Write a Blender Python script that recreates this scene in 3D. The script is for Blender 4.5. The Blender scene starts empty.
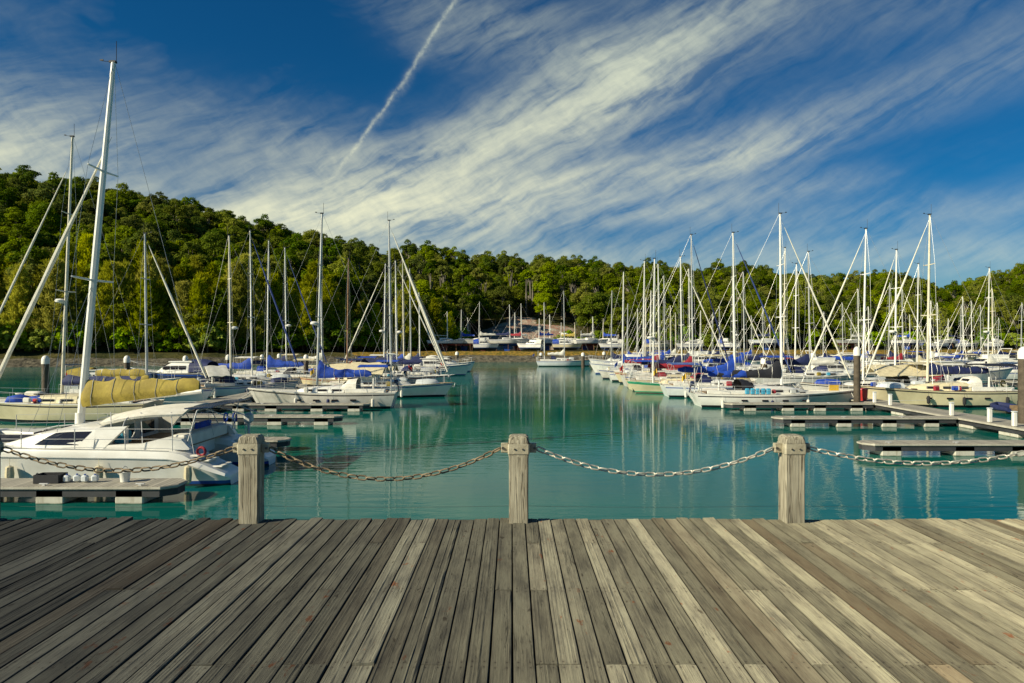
import bpy, math, random
import numpy as np
from mathutils import Vector, Matrix
R = math.radians
random.seed(7); rng = np.random.default_rng(7)
S = bpy.context.scene
COL = S.collection
F = 683.0; CX = 512.0; CY = 341.0; EYE = 4.6      # focal length in pixels, picture centre, eye above the water
DZ = 3.0                                          # boardwalk top above the water
SUN_EL, SUN_DIR = 30.0, Vector((-0.88, -0.47, 0))

# ------------------------------------------------------------------ node helpers
class E:
    def __init__(s, nt, sock): s.nt, s.k = nt, sock
    def _m(s, op, o=None, p=None, rev=False):
        n = s.nt.nodes.new('ShaderNodeMath'); n.operation = op
        a = [s] if o is None else ([o, s] if rev else [s, o])
        if p is not None: a.append(p)
        for i, q in enumerate(a):
            if isinstance(q, E): s.nt.links.new(q.k, n.inputs[i])
            else: n.inputs[i].default_value = q
        return E(s.nt, n.outputs[0])
    def __add__(s, o): return s._m('ADD', o)
    __radd__ = __add__
    def __mul__(s, o): return s._m('MULTIPLY', o)
    __rmul__ = __mul__
    def __sub__(s, o): return s._m('SUBTRACT', o)
    def __rsub__(s, o): return s._m('SUBTRACT', o, rev=True)
    def __truediv__(s, o): return s._m('DIVIDE', o)
    def pw(s, o): return s._m('POWER', o)
    def mx(s, o): return s._m('MAXIMUM', o)
    def mn(s, o): return s._m('MINIMUM', o)
    def ab(s): return s._m('ABSOLUTE')
    def ex(s): return s._m('EXPONENT')
    def step(s, a, b):
        n = s.nt.nodes.new('ShaderNodeMapRange'); n.interpolation_type = 'SMOOTHSTEP'
        s.nt.links.new(s.k, n.inputs[0]); n.inputs[1].default_value = a; n.inputs[2].default_value = b
        return E(s.nt, n.outputs[0])
    def gauss(s, c, w): 
        q = (s - c) / w
        return (q * q * -1.0).ex()
def vec(nt, x, y, z=0.0):
    n = nt.nodes.new('ShaderNodeCombineXYZ')
    for i, q in enumerate((x, y, z)):
        if isinstance(q, E): nt.links.new(q.k, n.inputs[i])
        else: n.inputs[i].default_value = q
    return n.outputs[0]
def noise(nt, v, scale, detail=4, rough=.55, dist=0.0):
    n = nt.nodes.new('ShaderNodeTexNoise')
    if v is not None: nt.links.new(v, n.inputs['Vector'])
    n.inputs['Scale'].default_value = scale; n.inputs['Detail'].default_value = detail
    n.inputs['Roughness'].default_value = rough; n.inputs['Distortion'].default_value = dist
    return E(nt, n.outputs['Fac'])
def mixc(nt, f, a, b, mode='MIX'):
    n = nt.nodes.new('ShaderNodeMix'); n.data_type = 'RGBA'; n.blend_type = mode
    for k, q in ((0, f), (6, a), (7, b)):
        if isinstance(q, E): nt.links.new(q.k, n.inputs[k])
        elif hasattr(q, 'is_output'): nt.links.new(q, n.inputs[k])
        elif k: n.inputs[k].default_value = (*q, 1)
        else: n.inputs[k].default_value = q
    return n.outputs[2]
def sep(nt, v):
    n = nt.nodes.new('ShaderNodeSeparateXYZ'); nt.links.new(v, n.inputs[0])
    return [E(nt, n.outputs[i]) for i in range(3)]
def new_mat(name):
    m = bpy.data.materials.new(name); m.use_nodes = True
    nt = m.node_tree; return m, nt, nt.nodes['Principled BSDF']
def coords(nt, kind='Object'):
    n = nt.nodes.new('ShaderNodeTexCoord'); return n.outputs[kind]
def bump(nt, p, h, strength, dist=.01):
    n = nt.nodes.new('ShaderNodeBump'); n.inputs['Strength'].default_value = strength; n.inputs['Distance'].default_value = dist
    nt.links.new(h.k, n.inputs['Height']); nt.links.new(n.outputs[0], p.inputs['Normal'])
MATS = {}
def mat(name, c, rough=.5, metal=0.0, var=.18, scale=3.0, bmp=0.0, spec=.5):
    """plain surface with blotchy weathering"""
    if name in MATS: return MATS[name]
    m, nt, p = new_mat(name); v = coords(nt)
    f = noise(nt, v, scale, 5, .62).step(.3, .72)
    dark = tuple(x * (1 - var) * k for x, k in zip(c, (1.0, .985, .95)))
    nt.links.new(mixc(nt, f, dark, c), p.inputs['Base Color'])
    p.inputs['Roughness'].default_value = rough; p.inputs['Metallic'].default_value = metal
    p.inputs['Specular IOR Level'].default_value = spec
    if bmp: bump(nt, p, noise(nt, v, scale * 6, 4), bmp, .02)
    MATS[name] = m; return m

M = dict(
 white=mat('gelcoat_white', (.80, .79, .72), .28, var=.14, scale=1.3),
 white2=mat('gelcoat_old_white', (.68, .66, .58), .4, var=.25, scale=1.6), white3=mat('gelcoat_cool_white', (.74, .77, .76), .28, var=.16, scale=1.6),
 cream=mat('gelcoat_cream', (.74, .66, .42), .3, var=.14, scale=1.3),
 grey=mat('gelcoat_grey', (.50, .52, .50), .3, var=.12, scale=1.3),
 palegrey=mat('gelcoat_pale_grey', (.62, .66, .66), .3, var=.12, scale=1.3),
 yellow=mat('gelcoat_yellow', (.70, .58, .16), .35, var=.14, scale=1.3),
 navyhull=mat('gelcoat_navy', (.02, .035, .09), .25, var=.2, scale=1.3),
 deck=mat('deck_nonskid', (.74, .72, .62), .6, var=.16, scale=2.5, bmp=.1),
 teak=mat('teak', (.30, .20, .11), .6, var=.35, scale=6),
 wood=mat('varnished_wood', (.26, .13, .055), .4, var=.35, scale=4),
 glass=mat('tinted_window', (.018, .016, .022), .08, var=.1),
 alu2=mat('mast_grey', (.52, .52, .49), .35, .3, var=.2, scale=2), alu3=mat('mast_cream', (.72, .66, .50), .4, 0, var=.2, scale=2), alu4=mat('mast_white', (.80, .79, .73), .35, 0, var=.12, scale=2),
 alu=mat('anodised_aluminium', (.74, .73, .66), .38, .1, var=.12, scale=2),
 wire=mat('rigging_wire', (.42, .42, .40), .4, .5, var=.1),
 steel=mat('stainless_steel', (.55, .55, .53), .5, .2, var=.1),
 jib=mat('furled_sailcloth', (.76, .73, .60), .8, var=.2, scale=4, bmp=.3),
 jibblue=mat('furled_sailcloth_blue', (.03, .06, .22), .8, var=.3, scale=4, bmp=.3),
 blue=mat('canvas_blue', (.006, .062, .44), .75, var=.4, scale=3, bmp=.5),
 navy=mat('canvas_navy', (.012, .022, .10), .75, var=.4, scale=3, bmp=.5),
 black=mat('canvas_black', (.014, .015, .022), .7, var=.4, scale=3, bmp=.5),
 maroon=mat('canvas_maroon', (.34, .014, .03), .75, var=.4, scale=3, bmp=.5),
 ycanvas=mat('canvas_yellow', (.37, .28, .035), .75, var=.35, scale=3, bmp=.5),
 ccanvas=mat('canvas_cream', (.68, .60, .38), .75, var=.25, scale=3, bmp=.5),
 wcanvas=mat('canvas_white', (.74, .72, .62), .75, var=.2, scale=3, bmp=.5),
 green=mat('paint_green', (.03, .36, .20), .35, var=.2),
 red=mat('paint_red', (.48, .035, .03), .4, var=.2),
 yellowp=mat('paint_yellow', (.70, .45, .04), .4, var=.2),
 bstripe=mat('stripe_blue', (.02, .07, .32), .3, var=.15),
 kstripe=mat('stripe_black', (.02, .02, .025), .3, var=.15),
 rstripe=mat('stripe_red', (.36, .03, .03), .3, var=.15),
 anti=mat('antifouling', (.025, .035, .05), .6, var=.4),
 antir=mat('antifouling_red', (.20, .04, .03), .6, var=.4),
 rubber=mat('black_rubber', (.02, .02, .022), .6, var=.3),
 concrete=mat('float_concrete', (.56, .54, .44), .8, var=.35, scale=2, bmp=.3),
 pontrim=mat('pontoon_trim', (.50, .47, .38), .7, var=.3, scale=2, bmp=.2),
 pontdark=mat('pontoon_dark_frame', (.04, .042, .045), .7, var=.4, scale=2),
 pile=mat('tarred_pile', (.11, .085, .055), .8, var=.5, scale=2.5, bmp=.5),
 capw=mat('pile_cap', (.78, .76, .68), .5, var=.15),
 rust=mat('rusty_stand', (.20, .10, .05), .8, var=.4, scale=6),
 jug=mat('water_jug_blue', (.06, .36, .55), .4, var=.2),
)

# ------------------------------------------------------------------ mesh helpers
class MB:
    def __init__(s): s.v, s.f, s.m = [], [], []
    def add(s, vs, fs, mi=0):
        b = len(s.v); s.v += [tuple(q) for q in vs]
        for f in fs: s.f.append(tuple(i + b for i in f)); s.m.append(mi)
        return s
    def box(s, c, d, mi=0, rz=0.0, ry=0.0, bev=0.0):
        x, y, z = (q / 2 for q in d)
        if bev > 0:
            b = bev
            ring = [(-x + b, -y), (x - b, -y), (x, -y + b), (x, y - b), (x - b, y), (-x + b, y), (-x, y - b), (-x, -y + b)]
            rings = []
            for zz, k in ((-z, b), (-z + b, 0), (z - b, 0), (z, b)):
                rings.append([(px * (1 - k / x), py * (1 - k / y), zz) for px, py in ring])
            vs = [q for r in rings for q in r]; fs = [tuple(range(7, -1, -1)), tuple(range(24, 32))]
            for i in range(3):
                for j in range(8):
                    fs.append((i * 8 + j, i * 8 + (j + 1) % 8, (i + 1) * 8 + (j + 1) % 8, (i + 1) * 8 + j))
        else:
            vs = [(sx * x, sy * y, sz * z) for sz in (-1, 1) for sx, sy in ((-1, -1), (1, -1), (1, 1), (-1, 1))]
            fs = [(3, 2, 1, 0), (4, 5, 6, 7), (0, 1, 5, 4), (1, 2, 6, 5), (2, 3, 7, 6), (3, 0, 4, 7)]
        rot = Matrix.Rotation(rz, 3, 'Z') @ Matrix.Rotation(ry, 3, 'Y')
        return s.add([rot @ Vector(q) + Vector(c) for q in vs], fs, mi)
    def loft(s, rings, closed=True, cap0=True, cap1=True, mis=None):
        n = len(rings[0]); b = len(s.v)
        for r in rings: s.v += [tuple(q) for q in r]
        for i in range(len(rings) - 1):
            for j in range(n if closed else n - 1):
                k = (j + 1) % n
                s.f.append((b + i * n + j, b + i * n + k, b + (i + 1) * n + k, b + (i + 1) * n + j))
                s.m.append(mis[j] if mis else 0)
        if cap0: s.f.append(tuple(b + j for j in range(n - 1, -1, -1))); s.m.append(0)
        if cap1: s.f.append(tuple(b + (len(rings) - 1) * n + j for j in range(n))); s.m.append(0)
        return s
    def tube(s, pts, r, n=6, caps=True):
        pts = [Vector(p) for p in pts]; rings = []
        rr = r if isinstance(r, (list, tuple)) else [r] * len(pts)
        up = None
        for i, p in enumerate(pts):
            t = (pts[min(i + 1, len(pts) - 1)] - pts[max(i - 1, 0)]).normalized()
            if up is None:
                up = Vector((0, 0, 1)) if abs(t.z) < .9 else Vector((1, 0, 0))
            a = t.cross(up).normalized(); bq = a.cross(t).normalized(); up = bq
            rings.append([p + (a * math.cos(2 * math.pi * k / n) + bq * math.sin(2 * math.pi * k / n)) * rr[i] for k in range(n)])
        return s.loft(rings, True, caps, caps)
    def lathe(s, c, prof, n=12):
        c = Vector(c)
        rings = [[c + Vector((r * math.cos(2 * math.pi * k / n), r * math.sin(2 * math.pi * k / n), z)) for k in range(n)] for r, z in prof]
        return s.loft(rings)
    def prism(s, poly, z0, z1, top=None):
        t = top or poly
        return s.loft([[(x, y, z0) for x, y in poly], [(x, y, z1) for x, y in t]])
    def torus(s, c, Rr, r, axis='x', n=16, k=6, arc=1.0):
        pts = []
        for i in range(n + (0 if arc == 1 else 1)):
            a = 2 * math.pi * arc * i / n
            u, w = Rr * math.cos(a), Rr * math.sin(a)
            pts.append(Vector(c) + Vector({'x': (0, u, w), 'y': (u, 0, w), 'z': (u, w, 0)}[axis]))
        if arc == 1: pts.append(pts[0]); pts.append(pts[1])
        return s.tube(pts, r, k, caps=(arc != 1))
    def build(s, name, mats, parent=None, smooth=40, loc=None):
        me = bpy.data.meshes.new(name); me.from_pydata(s.v, [], s.f); me.validate(clean_customdata=False)
        mats = mats if isinstance(mats, (list, tuple)) else [mats]
        for q in mats: me.materials.append(q)
        if len(me.polygons) == len(s.m): me.polygons.foreach_set('material_index', s.m)
        if smooth:
            me.polygons.foreach_set('use_smooth', [True] * len(me.polygons)); me.set_sharp_from_angle(angle=R(smooth))
        me.update()
        o = bpy.data.objects.new(name, me); COL.objects.link(o)
        if parent: o.parent = parent
        if loc: o.location = loc
        return o
def tag(o, label=None, cat=None, group=None, kind=None):
    for k, q in (('label', label), ('category', cat), ('group', group), ('kind', kind)):
        if q: o[k] = q
    return o
def thing(name, loc, rz=0.0, label=None, cat=None, group=None):
    o = bpy.data.objects.new(name, None); o.empty_display_size = .3; COL.objects.link(o)
    o.location = loc; o.rotation_euler = (0, 0, rz)
    return tag(o, label, cat, group)
def wx(px, d): return (px - CX) * d / F
def wz(py, d): return EYE + (CY - py) * d / F
ORD = ('first second third fourth fifth sixth seventh eighth ninth tenth eleventh twelfth thirteenth fourteenth fifteenth sixteenth seventeenth '
       'eighteenth nineteenth twentieth twenty-first twenty-second twenty-third twenty-fourth twenty-fifth twenty-sixth').split()
def lerp(x, xs, ys): return float(np.interp(x, xs, ys))

# ------------------------------------------------------------------ water
def make_water():
    m, nt, p = new_mat('harbour_water')
    x, y, z = sep(nt, coords(nt))
    big = noise(nt, vec(nt, x * .02, y * .05), 1.0, 3).step(.3, .7)
    nt.links.new(mixc(nt, big, (.002, .078, .072), (.003, .126, .088)), p.inputs['Base Color'])
    p.inputs['Roughness'].default_value = .8; p.inputs['Specular IOR Level'].default_value = 0
    w1 = noise(nt, vec(nt, x * .8, y * 2.6), 1.0, 3, .5, .3)
    w2 = noise(nt, vec(nt, x * 2.4, y * 7.0), 1.0, 3, .55, .4)
    patch = noise(nt, vec(nt, x * .05, y * .13), 1.0, 4).step(.40, .62)
    h = w1 * .013 + w2 * .007 * (patch * .9 + .2)
    b = nt.nodes.new('ShaderNodeBump'); b.inputs['Strength'].default_value = .55; b.inputs['Distance'].default_value = 1.0
    nt.links.new(h.k, b.inputs['Height']); nt.links.new(b.outputs[0], p.inputs['Normal'])
    # reflection weakened as through a polarising filter
    gl = nt.nodes.new('ShaderNodeBsdfGlossy'); gl.inputs['Roughness'].default_value = .03; gl.inputs['Color'].default_value = (1, 1, 1, 1); nt.links.new(b.outputs[0], gl.inputs['Normal'])
    fr = nt.nodes.new('ShaderNodeFresnel'); fr.inputs['IOR'].default_value = 1.33; nt.links.new(b.outputs[0], fr.inputs['Normal'])
    ms = nt.nodes.new('ShaderNodeMixShader'); nt.links.new((E(nt, fr.outputs[0]) * .76).k, ms.inputs[0]); nt.links.new(p.outputs[0], ms.inputs[1]); nt.links.new(gl.outputs[0], ms.inputs[2])
    nt.links.new(ms.outputs[0], nt.nodes['Material Output'].inputs[0])
    g = MB().add([(-3000, -400, 0), (3000, -400, 0), (3000, 3500, 0), (-3000, 3500, 0)], [(0, 1, 2, 3)])
    tag(g.build('water', m, smooth=0), kind='structure')
make_water()

# ------------------------------------------------------------------ boardwalk
JOISTS = [6.06] + [5.42 - 1.02 * k for k in range(10)]
def make_boardwalk():
    m, nt, p = new_mat('weathered_boards')
    at = nt.nodes.new('ShaderNodeAttribute'); at.attribute_name = 'board'
    r1, r2, r3 = sep(nt, at.outputs['Vector']); au = nt.nodes.new('ShaderNodeAttribute'); au.attribute_name = 'across'; u = E(nt, au.outputs['Fac'])
    x, y, z = sep(nt, coords(nt))
    gx, gy = x + r1 * 37.0, y + r2 * 91.0
    wob = noise(nt, vec(nt, gx * 5.0, gy * .9), 1.0, 2) * .02
    grain = noise(nt, vec(nt, (gx + wob) * 210.0, gy * 3.6), 1.0, 5, .62)
    fine = noise(nt, vec(nt, (gx + wob) * 520.0, gy * 14.0), 1.0, 3, .6)
    blot = noise(nt, vec(nt, gx * 9.0, gy * 1.8), 1.0, 5, .62)
    crack = (noise(nt, vec(nt, (gx + wob * 1.5) * 60.0, gy * 1.1), 1.0, 3, .6) - .5).ab().step(.0, .016); crack = 1.0 - (1.0 - crack) * noise(nt, vec(nt, gx * 16.0, gy * 1.3), 1.0, 2).step(.52, .68)
    knot = noise(nt, vec(nt, gx * 14.0, gy * 5.0), 1.0, 2)
    side_light = (x + noise(nt, vec(nt, x * .7, y * .5), 1.0, 2) * 2.0 - 1.0).step(-4.2, 2.8)      # light falloff painted into the wood: dark and bluish left, bright and warm right
    tone = (r3 * r3 * .62 + .46) * (side_light * .72 + .36)
    f = (grain * .46 + fine * .28 + blot * .74 - .24).step(.20, .84)
    c = mixc(nt, f, (.095, .086, .062), (.49, .445, .29))
    c = mixc(nt, (blot - .2).step(.25, .55) * .35, c, (.22, .225, .15)); c = mixc(nt, (1.0 - side_light) * .55, c, mixc(nt, f, (.066, .080, .090), (.31, .335, .32)))
    c = mixc(nt, r2.step(.80, 1.0) * .55, c, (.16, .105, .055))
    rustm = (noise(nt, vec(nt, gx * 11.0, gy * 4.5), 1.0, 4, .65) + r1 * .13).step(.715, .80)
    c = mixc(nt, rustm * .85, c, (.24, .085, .03))
    c = mixc(nt, (knot - .68).step(.0, .06) * .7, c, (.05, .038, .022))
    c = mixc(nt, (1.0 - crack) * .75, c, (.025, .02, .014))
    q = (y - .32) / 1.02 + 50.5; dn = ((q._m('FRACT') - .5).ab() * 1.02 - .028).ab(); du = ((u - .5).ab() - .28).ab() * .107
    dd = (dn * dn + du * du).pw(.5)
    c = mixc(nt, (1.0 - (dn * .30 + du).step(.003, .014)) * .28, c, (.07, .05, .035))
    c = mixc(nt, (1.0 - dd.step(.003, .0055)) * .8, c, (.03, .026, .024))
    c = mixc(nt, ((u - .5).ab().step(.44, .5)) * .5, c, (.05, .045, .035))
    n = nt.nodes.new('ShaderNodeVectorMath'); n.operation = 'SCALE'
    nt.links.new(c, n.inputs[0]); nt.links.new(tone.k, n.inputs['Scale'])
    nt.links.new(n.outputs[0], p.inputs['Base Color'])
    p.inputs['Roughness'].default_value = .85; p.inputs['Specular IOR Level'].default_value = .22
    p.inputs['Diffuse Roughness'].default_value = 1.0
    h = grain * .4 + fine * .2 + crack * .6 + blot * .4
    bump(nt, p, h, 1.0, .006)
    V, FF, A, U = [], [], [], []
    pit = .114; gap = .007
    rr = random.Random(3)
    for i in range(-120, 121):
        x0 = .06 + (i - .5) * pit + gap / 2; x1 = x0 + pit - gap
        # pick the joists where this column of boards is butted
        cuts = [6.15 + rr.uniform(-.03, .03) + (.03 if rr.random() < .15 else 0)]; k = rr.choice([1, 2, 3, 3, 4, 4])
        while k < len(JOISTS) - 1:
            cuts.append(JOISTS[k]); k += rr.choice([1, 2, 2, 3])
        cuts.append(JOISTS[-1] - .05)
        for a, b in zip(cuts[1:], cuts[:-1]):
            a += .004; b -= .004
            rnd = (rr.random(), rr.random(), rr.random())
            dz = rr.gauss(0, .0016); roll = rr.gauss(0, .011); e0 = max(0, rr.gauss(-.002, .0045)); e1 = max(0, rr.gauss(-.002, .0045))
            if rr.random() < .05: e0 += rr.uniform(.006, .016)
            if rr.random() < .05: e1 += rr.uniform(.006, .016)
            sx0, sx1, ex0, ex1 = (rr.gauss(0, .0011) for _ in range(4))
            NR = 11; NC = NR + 4; amp = [max(0, rr.gauss(.0009, .0014)) for _ in range(NR)]; jit = [0 if e in (0, NR - 1) else rr.uniform(-.38, .38) for e in range(NR)]; cup = rr.gauss(0, .0016)
            nseg = max(3, int((b - a) / .16)); bev = .0035; base = len(V)
            for q in range(nseg + 1):
                t = q / nseg; yy = a + (b - a) * t
                zz = DZ + dz + e0 * max(0, 1 - t * (b - a) / .55) ** 2 + e1 * max(0, 1 - (1 - t) * (b - a) / .55) ** 2
                w0 = x0 + sx0 + (ex0 - sx0) * t + rr.gauss(0, .0005); w1 = x1 + sx1 + (ex1 - sx1) * t + rr.gauss(0, .0005)
                cross = [(w0, -.035), (w0, -bev)]
                for e in range(NR):
                    cross.append((w0 + bev + (w1 - w0 - 2 * bev) * (e + jit[e]) / (NR - 1), (amp[e] if e % 2 else 0) * rr.uniform(.3, 1.5) + cup * (1 - (2 * e / (NR - 1) - 1) ** 2)))
                cross += [(w1, -bev), (w1, -.035)]
                for (px, pz) in cross:
                    V.append((px, yy, zz + pz + roll * (px - (w0 + w1) / 2)))
                    A.append(rnd); U.append((px - w0) / (w1 - w0))
            for q in range(nseg):
                for j in range(NC - 1):
                    o = base + q * NC + j; FF.append((o, o + 1, o + NC + 1, o + NC))
            FF.append(tuple(base + j for j in range(NC))[::-1]); FF.append(tuple(base + nseg * NC + j for j in range(NC)))
    nb = len(FF)
    g = MB()
    for jy in JOISTS: g.box((0, jy, DZ - .115), (27.6, .14, .14))
    g.box((0, 6.20, DZ - .16), (27.6, .06, .27)).box((0, .9, DZ - .21), (27.5, 10.4, .03))
    o = len(V); V += g.v; FF += [tuple(q + o for q in f) for f in g.f]; A += [(.3, .5, .0)] * len(g.v); U += [.0] * len(g.v)
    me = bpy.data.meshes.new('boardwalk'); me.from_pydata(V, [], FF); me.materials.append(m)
    at = me.attributes.new('board', 'FLOAT_VECTOR', 'POINT'); at.data.foreach_set('vector', [q for a in A for q in a])
    at = me.attributes.new('across', 'FLOAT', 'POINT'); at.data.foreach_set('value', U)
    ob = bpy.data.objects.new('boardwalk', me); COL.objects.link(ob)
    # bottom sheet that keeps daylight from below out of the gaps
    tag(ob, kind='structure')
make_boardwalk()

# ------------------------------------------------------------------ posts, chains, wires
def post_wood():
    m, nt, p = new_mat('post_timber')
    x, y, z = sep(nt, coords(nt)); oi = nt.nodes.new('ShaderNodeObjectInfo'); rnd = E(nt, oi.outputs['Random'])
    gx, gy = x + rnd * 7.0, y + rnd * 3.0
    gr = noise(nt, vec(nt, gx * 70.0, gy * 70.0, z * 2.2), 1.0, 5, .65, .4)
    bl = noise(nt, vec(nt, gx * 9.0, gy * 9.0, z * 3.0), 1.0, 4)
    cr = (noise(nt, vec(nt, gx * 26.0, gy * 26.0, z * .9), 1.0, 3) - .5).ab().step(.0, .03)
    c = mixc(nt, (gr * .7 + bl * .5 - .1).step(.2, .8), (.19, .165, .115), (.52, .48, .35))
    c = mixc(nt, (1.0 - cr) * .7, c, (.05, .035, .02))
    nt.links.new(c, p.inputs['Base Color']); p.inputs['Roughness'].default_value = .85; p.inputs['Specular IOR Level'].default_value = .2
    bump(nt, p, gr + cr * .6 + bl * .4, 1.0, .006)
    return m
POSTM = post_wood()
bandm = mat('weathered_zinc_band', (.52, .47, .33), .55, .25, var=.4, scale=14, bmp=.15)
boltm = mat('bolt_steel', (.14, .13, .11), .5, .6, var=.4, scale=30)
chainm = mat('chain_galvanised', (.68, .65, .54), .45, .4, var=.5, scale=22, bmp=.2)
chainr = mat('chain_rusty', (.30, .23, .14), .65, .3, var=.55, scale=22, bmp=.3)
PX = [-4.70, -2.32, .06, 2.49, 4.90]; PY = 6.085; PW = .172
PH = .735
post_lab = ['weathered timber chain post outside the frame beyond the catamaran', 'grey timber post with rusty chain on both sides, in front of the catamaran stern',
            'middle timber chain post with pale metal band, in front of open water', 'timber post with rounded pale cap, in front of the empty finger pontoons',
            'timber chain post at the boardwalk end under the tall capped pile']
def chamf(h, c): return [(-h + c, -h), (h - c, -h), (h, -h + c), (h, h - c), (h - c, h), (-h + c, h), (-h, h - c), (-h, -h + c)]
def make_post(i, x):
    t = thing('chain_post', (x, PY, DZ), R((0, 1.2, -.8, 1.0, 0)[i]), post_lab[i], 'post', 'timber posts along the boardwalk edge')
    h = PW / 2; g = MB()
    rings = []
    for z, k, c in ((-.35, h, .008), (.0, h, .008), (PH * .35, h * .985, .008), (PH * .62, h, .008), (PH - .165, h, .009), (PH - .13, h + .004, .010), (PH - .03, h + .004, .010)):
        rings.append([(px, py, z) for px, py in chamf(k, c)])
    g.loft(rings); g.build('shaft', POSTM, t, 30)
    g = MB(); e = h + .004
    g.loft([[(px, py, z) for px, py in chamf(k, c)] for z, k, c in ((PH - .029, e, .01), (PH - .01, e, .012), (PH + .022, e * .93, .02), (PH + .034, e * .74, .02))])
    g.build('cap', POSTM, t, 18)
    g = MB(); b = e + .006
    z0, z1 = PH - .125, PH - .036
    g.loft([[(px, py, z) for px, py in chamf(b, .012)] for z in (z0, z1)], True, False, False)
    band = g.build('band', bandm, t, 30)
    for sx in (-.035, .035):
        g = MB(); g.tube([(sx, -b + .001, (z0 + z1) / 2), (sx, -b - .009, (z0 + z1) / 2)], .0085, 6); g.build('bolt', boltm, band, 0)
    for sx in (-1, 1):
        g = MB()
        g.box((sx * (b + .03), 0, (z0 + z1) / 2), (.062, .05, z1 - z0 - .006), bev=.004)
        lug = g.build('lug', bandm, t, 30)
        g = MB(); g.tube([(sx * (b + .045), -.026, (z0 + z1) / 2), (sx * (b + .045), -.04, (z0 + z1) / 2)], .012, 6); g.build('bolt', boltm, lug, 0)
for i, x in enumerate(PX): make_post(i, x)

def chain_link(g, c, tdir, up, L=.098, W=.054, r=.0075):
    s = tdir.normalized(); u = up - s * up.dot(s); u.normalize()
    a = L / 2 - W / 2; pts = []
    for k in range(7):
        th = -math.pi / 2 + math.pi * k / 6
        pts.append(c + s * (a + (W / 2 - r) * math.cos(th)) + u * ((W / 2 - r) * math.sin(th)))
    for k in range(7):
        th = math.pi / 2 + math.pi * k / 6
        pts.append(c + s * (-a + (W / 2 - r) * math.cos(th)) + u * ((W / 2 - r) * math.sin(th)))
    pts += pts[:2]
    g.tube(pts, r, 6, caps=False)
SAG = [.20, .275, .235, .135]
chain_lab = ['rusty drooping chain in front of the catamaran hull', 'deeply sagging rusty brown chain between the catamaran post and middle post',
             'bright galvanised chain between the middle post and the rounded-cap post', 'shallow pale chain in front of the empty finger pontoon']
for i in range(4):
    a = Vector((PX[i] + PW / 2 + .075, PY, DZ + PH - .085)); b = Vector((PX[i + 1] - PW / 2 - .075, PY, DZ + PH - .085))
    N = 400; pts = [a.lerp(b, k / N) - Vector((0, 0, SAG[i] * (1 - (2 * k / N - 1) ** 2))) for k in range(N + 1)]
    cum = [0.0]
    for p0, p1 in zip(pts, pts[1:]): cum.append(cum[-1] + (p1 - p0).length)
    n = round(cum[-1] / .0835); st = cum[-1] / n
    ga, k0 = MB(), 0
    for q in range(n):
        d = (q + .5) * st
        while cum[k0 + 1] < d: k0 += 1
        w = (d - cum[k0]) / (cum[k0 + 1] - cum[k0]); c = pts[k0].lerp(pts[k0 + 1], w); tv = pts[k0 + 1] - pts[k0]
        side = tv.cross(Vector((0, 0, 1))).normalized(); upv = side.cross(tv).normalized()
        ang = R(45 + random.uniform(-14, 14)) * (1 if q % 2 else -1)
        chain_link(ga, c, tv, upv * math.cos(ang) + side * math.sin(ang))
    tag(ga.build('chain', chainr if i < 2 else chainm, smooth=60), chain_lab[i], 'chain', 'chains between the boardwalk posts')
    g = MB(); n = 12
    g.tube([(PX[i] + PW / 2 + (PX[i + 1] - PX[i] - PW) * k / n, PY + .03, DZ + .128 - .012 * (1 - (2 * k / n - 1) ** 2)) for k in range(n + 1)], .0014, 5)
    tag(g.build('wire', M['pontdark'], smooth=60), 'thin grey wire low between the posts, below the ' + ('rusty chain by the catamaran hull', 'deeply sagging brown chain', 'bright galvanised chain', 'shallow pale chain')[i], 'wire', 'low wires between the posts')

# ------------------------------------------------------------------ pontoons
def plank_mat():
    m, nt, p = new_mat('pontoon_planks'); x, y, z = sep(nt, coords(nt)); q = x / .14
    idn = nt.nodes.new('ShaderNodeTexWhiteNoise'); idn.noise_dimensions = '1D'; nt.links.new(q._m('FLOOR').k, idn.inputs['W']); rn = E(nt, idn.outputs['Value'])
    gp = ((q._m('FRACT') - .5).ab()).step(.42, .48); f = noise(nt, coords(nt), 2.2, 5, .65)
    c = mixc(nt, (f * .7 + rn * .5 - .1).mn(1.0), (.20, .19, .155), (.47, .43, .33)); c = mixc(nt, gp * .8, c, (.04, .035, .03))
    nt.links.new(c, p.inputs['Base Color']); p.inputs['Roughness'].default_value = .85; bump(nt, p, f * .3 - gp, .6, .01); return m
plankm = plank_mat()
def float_mat():
    m, nt, p = new_mat('float_concrete_weedy'); v = coords(nt); x, y, z = sep(nt, v); f = noise(nt, v, 3.0, 5, .65); g2 = noise(nt, vec(nt, x * 6.0, y * 6.0, z * .8), 1.0, 4)
    c = mixc(nt, f, (.40, .38, .30), (.62, .60, .50)); c = mixc(nt, (g2 - .45).step(.05, .25) * .5, c, (.22, .18, .11))
    c = mixc(nt, 1.0 - (z + f * .08).step(.03, .09), c, (.035, .05, .02))
    nt.links.new(c, p.inputs['Base Color']); p.inputs['Roughness'].default_value = .85; bump(nt, p, f, .3, .02); return m
M['concrete'] = float_mat()
def wedge(x0, x1, y0, y1, tip):      # plan of a finger, chamfered at the free end
    c = .35
    return ([(x0, y0), (x1 - c, y0), (x1, y0 + c), (x1, y1 - c), (x1 - c, y1), (x0, y1)] if tip > 0 else
            [(x1, y1), (x0 + c, y1), (x0, y1 - c), (x0, y0 + c), (x0 + c, y0), (x1, y0)])
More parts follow.
